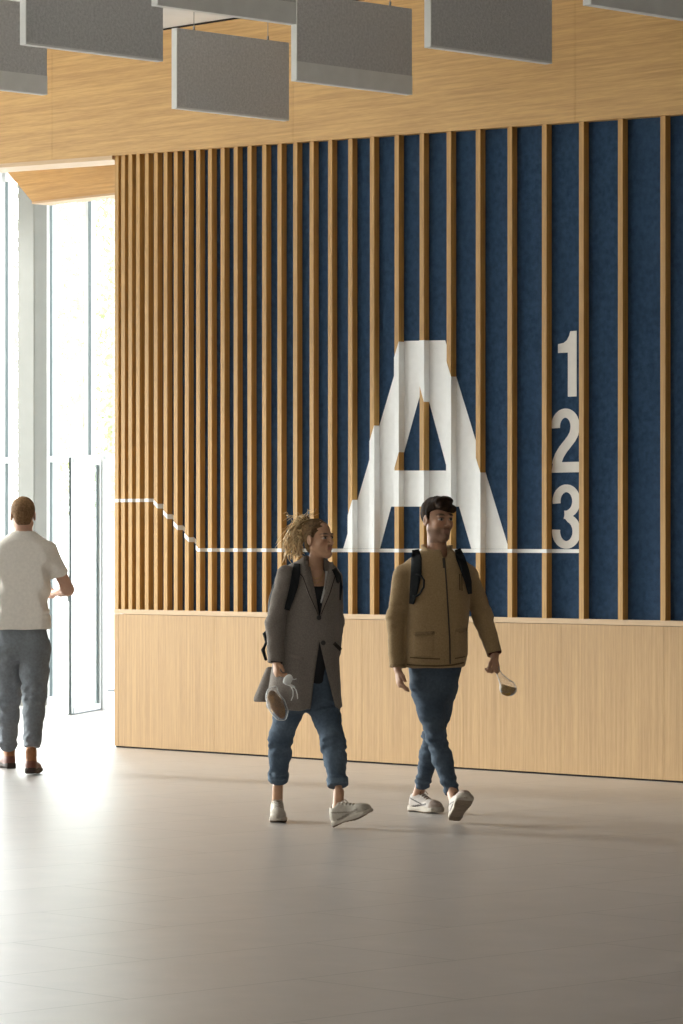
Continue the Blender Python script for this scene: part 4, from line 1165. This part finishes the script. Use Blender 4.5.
put('pocket_flap', [(456, 629.6), (461, 631.6), (467.5, 629.0)], 3.2, jfl, .009)
put('seam', [(410, 657.5), (425, 658.5), (440, 659.0)], 1.0, jdk)
put('seam', [(455, 658.5), (465.5, 656.5)], 1.0, jdk)
put('seam', [(459.6, 574), (459.9, 590)], 1.0, jdk)
put('seam', [(461.8, 574), (462.1, 591)], .9, jdk)
put('hem_band', [(406.5, 664.6), (420, 665.6), (437, 666.0), (452, 665.2), (464, 662.6)], 1.6, jdk, .003)
put('cuff', [(390.0, 665.6), (403.8, 665.2)], 2.2, jfl, .004)
put('cuff', [(488.5, 654.4), (501.2, 651.6)], 2.4, plain('maroon_cuff', (.10, .035, .03), .9, .1), .004)
# hair
def mh(P):
    L = local(P, C, fr)
    d = ell(L, (-.018, 0, .036), (.102, .083, .090))
    d = smax(d, L[:, 0]*.80-L[:, 2]*.55-.028, .012)
    d = smax(d, L[:, 0]-.020-np.clip((L[:, 2]-.035)*2.2, 0, .2), .008)
    d = smax(d, -L[:, 2]-.062, .02)
    fringe = cap(L, (.072, -.052, .052), (.084, .030, .070), .020, .024); d = smin(d, fringe, .02)
    d = smin(d, ell(L, (.050, .0, .100), (.052, .062, .026)), .02)
    for sg in (-1, 1): d = smin(d, cap(L, (.006, sg*.072, .035), (.006, sg*.074, -.012), .011, .007), .012)
    for sg in (-1, 1): d = smax(d, -ell(L, (-.006, sg*.086, -.012), (.021, .018, .034)), .005)
    return d+.0048*wob(P, 130, 4, (1, 1, .8))+.0022*wob(P, 330, 8, (1, 1, .5))
skin('hair', [(mh, *bounds([C], .15), .0034)], HAIR, man, lambda P: V3((.022, .012, .007))+np.clip(wob(P, 120, 6), 0, 1)[:, None]*V3((.05, .026, .010)))
# trainers
def tcol(P): return shoe_pattern(P, (.50, .44, .40), (.10, .085, .08), (.24, .15, .11), (.40, .31, .26))
_h = at_y(411.0, 0, 20.50); _h.z = 0
shoe(man, _h, (.60, -.80, 0), (0, 0, 1), .275, SHOE, SOLEW, LACED, 'pale trainer flat on the floor', 0, 1.3, tcol)
_h = at_y(454.0, 0, 19.66); _h.z = .006
shoe(man, _h, (.22, -.80, .50), (.0, .4, .9), .275, SHOE, SOLEW, LACED, 'pale trainer with its sole lifted towards the viewer', 0, 1.3, tcol)
for kk, (a, b) in enumerate(((W_['al'], .028), (W_['ar'], .028))):
    pass
tk = empty('backpack', Matrix.Translation(J(437, 600, .2)), 'black backpack on the man in the tan jacket, its straps over his shoulders', 'backpack', None)
def mbag(P): return smax(ell(P, J(437, 600, .27), (.135, .11, .22)), .006-jacket(P), .006)
skin('bag_body', [(mbag, *bounds([J(437, 600, .27)], .25), .010)], BLACK, tk)
drape('strap', B, [(415.5, 549.5), (416.5, 558), (416.2, 572), (414.2, 588), (411.5, 604)], [7, 10.5, 11, 9, 5], BLACK, tk, .010, .003, Z0-.1)
drape('strap', B, [(457.5, 549), (460.5, 558), (464.8, 570), (468.3, 582), (470.0, 594)], [6, 9, 8.5, 7, 4], BLACK, tk, .010, .003, Z0-.1)
tubes('strap_loop', [([hit(B, *q, Z0)[0]-Vector((0, .022, 0)) for q in ((416, 574), (420.5, 575), (424.0, 580), (423.5, 587), (419.5, 594), (415, 597), (412.5, 596))], [.006]*7)], BLACK, tk)
# clear bag with a pastry
g = empty('pastry_bag', Matrix.Translation(J(506, 685, -.02)), 'clear bag with a golden brown pastry held in the walking man\'s left hand', 'food')
pc = J(508.2, 688.8, -.03)
def past(P): return smax(ell(P, pc, (.047, .033, .040), (Vector((.85, 0, .2)).normalized(), Vector((0, 1, 0)), Vector((-.2, 0, .85)).normalized())), 9*0+(P[:, 2]-pc.z-.016)+.3*(P[:, 0]-pc.x), .006)+.002*wob(P, 120, 3)
def gcol(P): n = np.clip(.5+wob(P, 80, 8), 0, 1)[:, None]; return V3((.17, .085, .015))*(1-n)+V3((.40, .24, .05))*n
skin('pastry', [(past, *bounds([pc], .07), .0032)], painted('bun_crust', .5, .15, 80), g, gcol)
def bagf(P):
    d = cap(P, J(498.5, 673.0, -.02), J(507.2, 686, -.03), .013, .040, (0, 1, 0), 1.25)
    d = smin(d, ell(P, pc, (.048, .034, .042)), .012); d = smin(d, cap(P, J(495.5, 664, -.03), J(499, 674, -.02), .008, .012), .012); return d+.0035*wob(P, 85, 14)
skin('clear_bag', [(bagf, *bounds([pc, J(497, 668, -.02)], .07), .0034)], film, g)

# ================================================================== MAN in the white T-shirt, seen from behind
Z0 = 23.9
mb = person(Z0, 22, 'man seen from behind walking away in a white T-shirt, grey trousers and brown boots')
fr = frame(186, 0, 0); C = J(23.0, 514.5, 0)
W_ = dict(sl=J(-5, 551, 0), sr=J(51, 551, 0), el=J(-18, 590, .06), er=J(67.5, 589.5, .04), wl=J(5, 600, .25), wr=J(52, 593.5, .26),
          neck=J(23, 535, 0), hl=J(10, 640, 0), hr=J(37, 640, 0), kl=J(9, 695, .17), kr=J(34.5, 692, -.02), al=J(8.5, 746, .42), ar=J(32.5, 744, -.10), tl=J(9, 765, .55), tr=J(34, 772, .10))
hr_ = hand_prims(W_['wr'], (-.55, .75, .05), (-.3, -.2, .5), (.0, .1, 1), (.5, .6, .4), .98)
hl_ = hand_prims(W_['wl'], (.4, .8, .05), (.3, -.2, .5), (.0, .1, 1), (.5, .6, .4), .98)
nk = J(23.8, 536, .0)
skin('body', [(head_fn(C, fr, 1.0, nk, False, .056), *bounds([C], .185), .0042), hand_piece(hr_, W_['er'], W_['wr'], .02, .004, .043, .027), hand_piece(hl_, W_['el'], W_['wl'], .35, .005, .042, .027),
              ((lambda P: chain(P, [W_['sr'], W_['er'], Vector(W_['er']).lerp(W_['wr'], .4)], [.045, .041, .040], .02)), *bounds([W_['sr'], W_['er'], W_['wr']], .08), .005), body_low(W_, 1.02)],
     SKIN, mb, head_col(C, fr, 1.0, (.60, .36, .26), (.4, .2, .15), (.1, .06, .04)))
k = J(1, 0)[0]-J(0, 0)[0]; z = lambda py: J(0, py)[2]; x = lambda px: J(px, 0)[0]
def tee(P):
    st = [(z(629.5), x(21.5), Z0, 29.5*k, .155), (z(610), x(22), Z0, 27.5*k, .140), (z(590), x(22.5), Z0, 27.0*k, .138), (z(570), x(22.8), Z0, 29*k, .145), (z(553), x(23), Z0, 31*k, .140),
          (z(543), x(23.2), Z0, 27.5*k, .118), (z(536), x(23.5), Z0, 17.5*k, .095), (z(530.5), x(23.8), Z0, 11.0*k, .075)]
    d = trunkd(P, st, 2.3)
    for sg, s_, e_ in ((1, J(47.5, 553, 0), J(60.5, 575.5, .015)), (-1, J(-1, 553, 0), J(-14, 575.5, .02))):
        a = cap(P, s_, e_, .072, .066); cu = (P-V3(e_))@V3((e_-s_).normalized()); a = smax(a, cu-.004, .005); d = smin(d, a, .03)
    d = smax(d, -cap(P, nk+Vector((0, 0, .05)), nk+Vector((0, 0, -.005)), .064, .060), .005)
    diag = np.sin((P[:, 0]*.9+P[:, 2]*.55)*36+2.4*np.sin(P[:, 2]*5))*np.clip((z(545)-P[:, 2])/.12, 0, 1)*np.clip((P[:, 2]-z(625))/.15, .25, 1)
    low = np.exp(-((P[:, 2]-z(612))/.035)**2)*wob(P, 38, 5, (.6, .6, 3))
    return d+.0085*diag+.015*low+.003*wob(P, 24, 3)
skin('t_shirt', [(tee, *bounds([J(-12, 626), J(60, 626), J(23, 530)], .11), .0062)], JERSEY, mb, flat((.80, .76, .70)))
hem_l, hem_r = J(8.5, 747, .40), J(32.3, 746.5, -.10)
pel = [(z(660), x(22), Z0, .150, .105), (z(645), x(22.5), Z0, .178, .112), (z(634), x(22), Z0, .170, .095), (z(618), x(22.0), Z0, .140, .080)]
fn = legs_fn(J(9, 652, .0), J(8.5, 697, .18), hem_l, J(34.6, 652, .0), J(34.5, 692, -.02), hem_r, [.104, .094, .078, .070, .056], pel, .0075, 61)
skin('trousers', [(fn, *bounds([J(-8, 618), J(50, 618), hem_l, hem_r], .17), .0066)], painted('grey_cotton', .85, .12, 60, .3, 500, .2), mb, flat((.19, .21, .235)))
def bh(P):
    L = local(P, C, fr); d = ell(L, (-.018, 0, .034), (.099, .080, .087)); d = smax(d, L[:, 0]-.035-np.clip((L[:, 2]-.03)*2, 0, .1), .01)
    d = smin(d, ell(L, (-.060, 0, -.030), (.040, .056, .052)), .02); d = smax(d, -L[:, 2]-.070, .008)
    for sg in (-1, 1): d = smax(d, -ell(L, (-.004, sg*.084, -.012), (.022, .016, .036)), .005)
    return d+.0015*wob(P, 300, 8)
skin('hair', [(bh, *bounds([C], .14), .0042)], HAIR, mb, lambda P: V3((.19, .11, .055))+np.clip((P[:, 2]-C[2]-.04)/.08, 0, 1)[:, None]*V3((.14, .085, .04)))
BOOTC = lambda P: np.where((P[:, 2] > .085)[:, None], V3((.30, .12, .045)), V3((.16, .055, .035)))
_h = at_y(29.5, 0, 23.52); _h.z = .016
shoe(mb, Vector((_h.x, _h.y+.02, .016)), (.06, .98, -.05), (0, .05, 1), .29, BOOTM, SOLED, LACED, None, .055, 1.3, BOOTC, 'boot')
_h = at_y(12.0, 0, 24.30); _h.z = 0
shoe(mb, _h, (-.42, .90, 0), (0, 0, 1), .29, BOOTM, SOLED, LACED, None, .055, 1.3, BOOTC, 'boot')
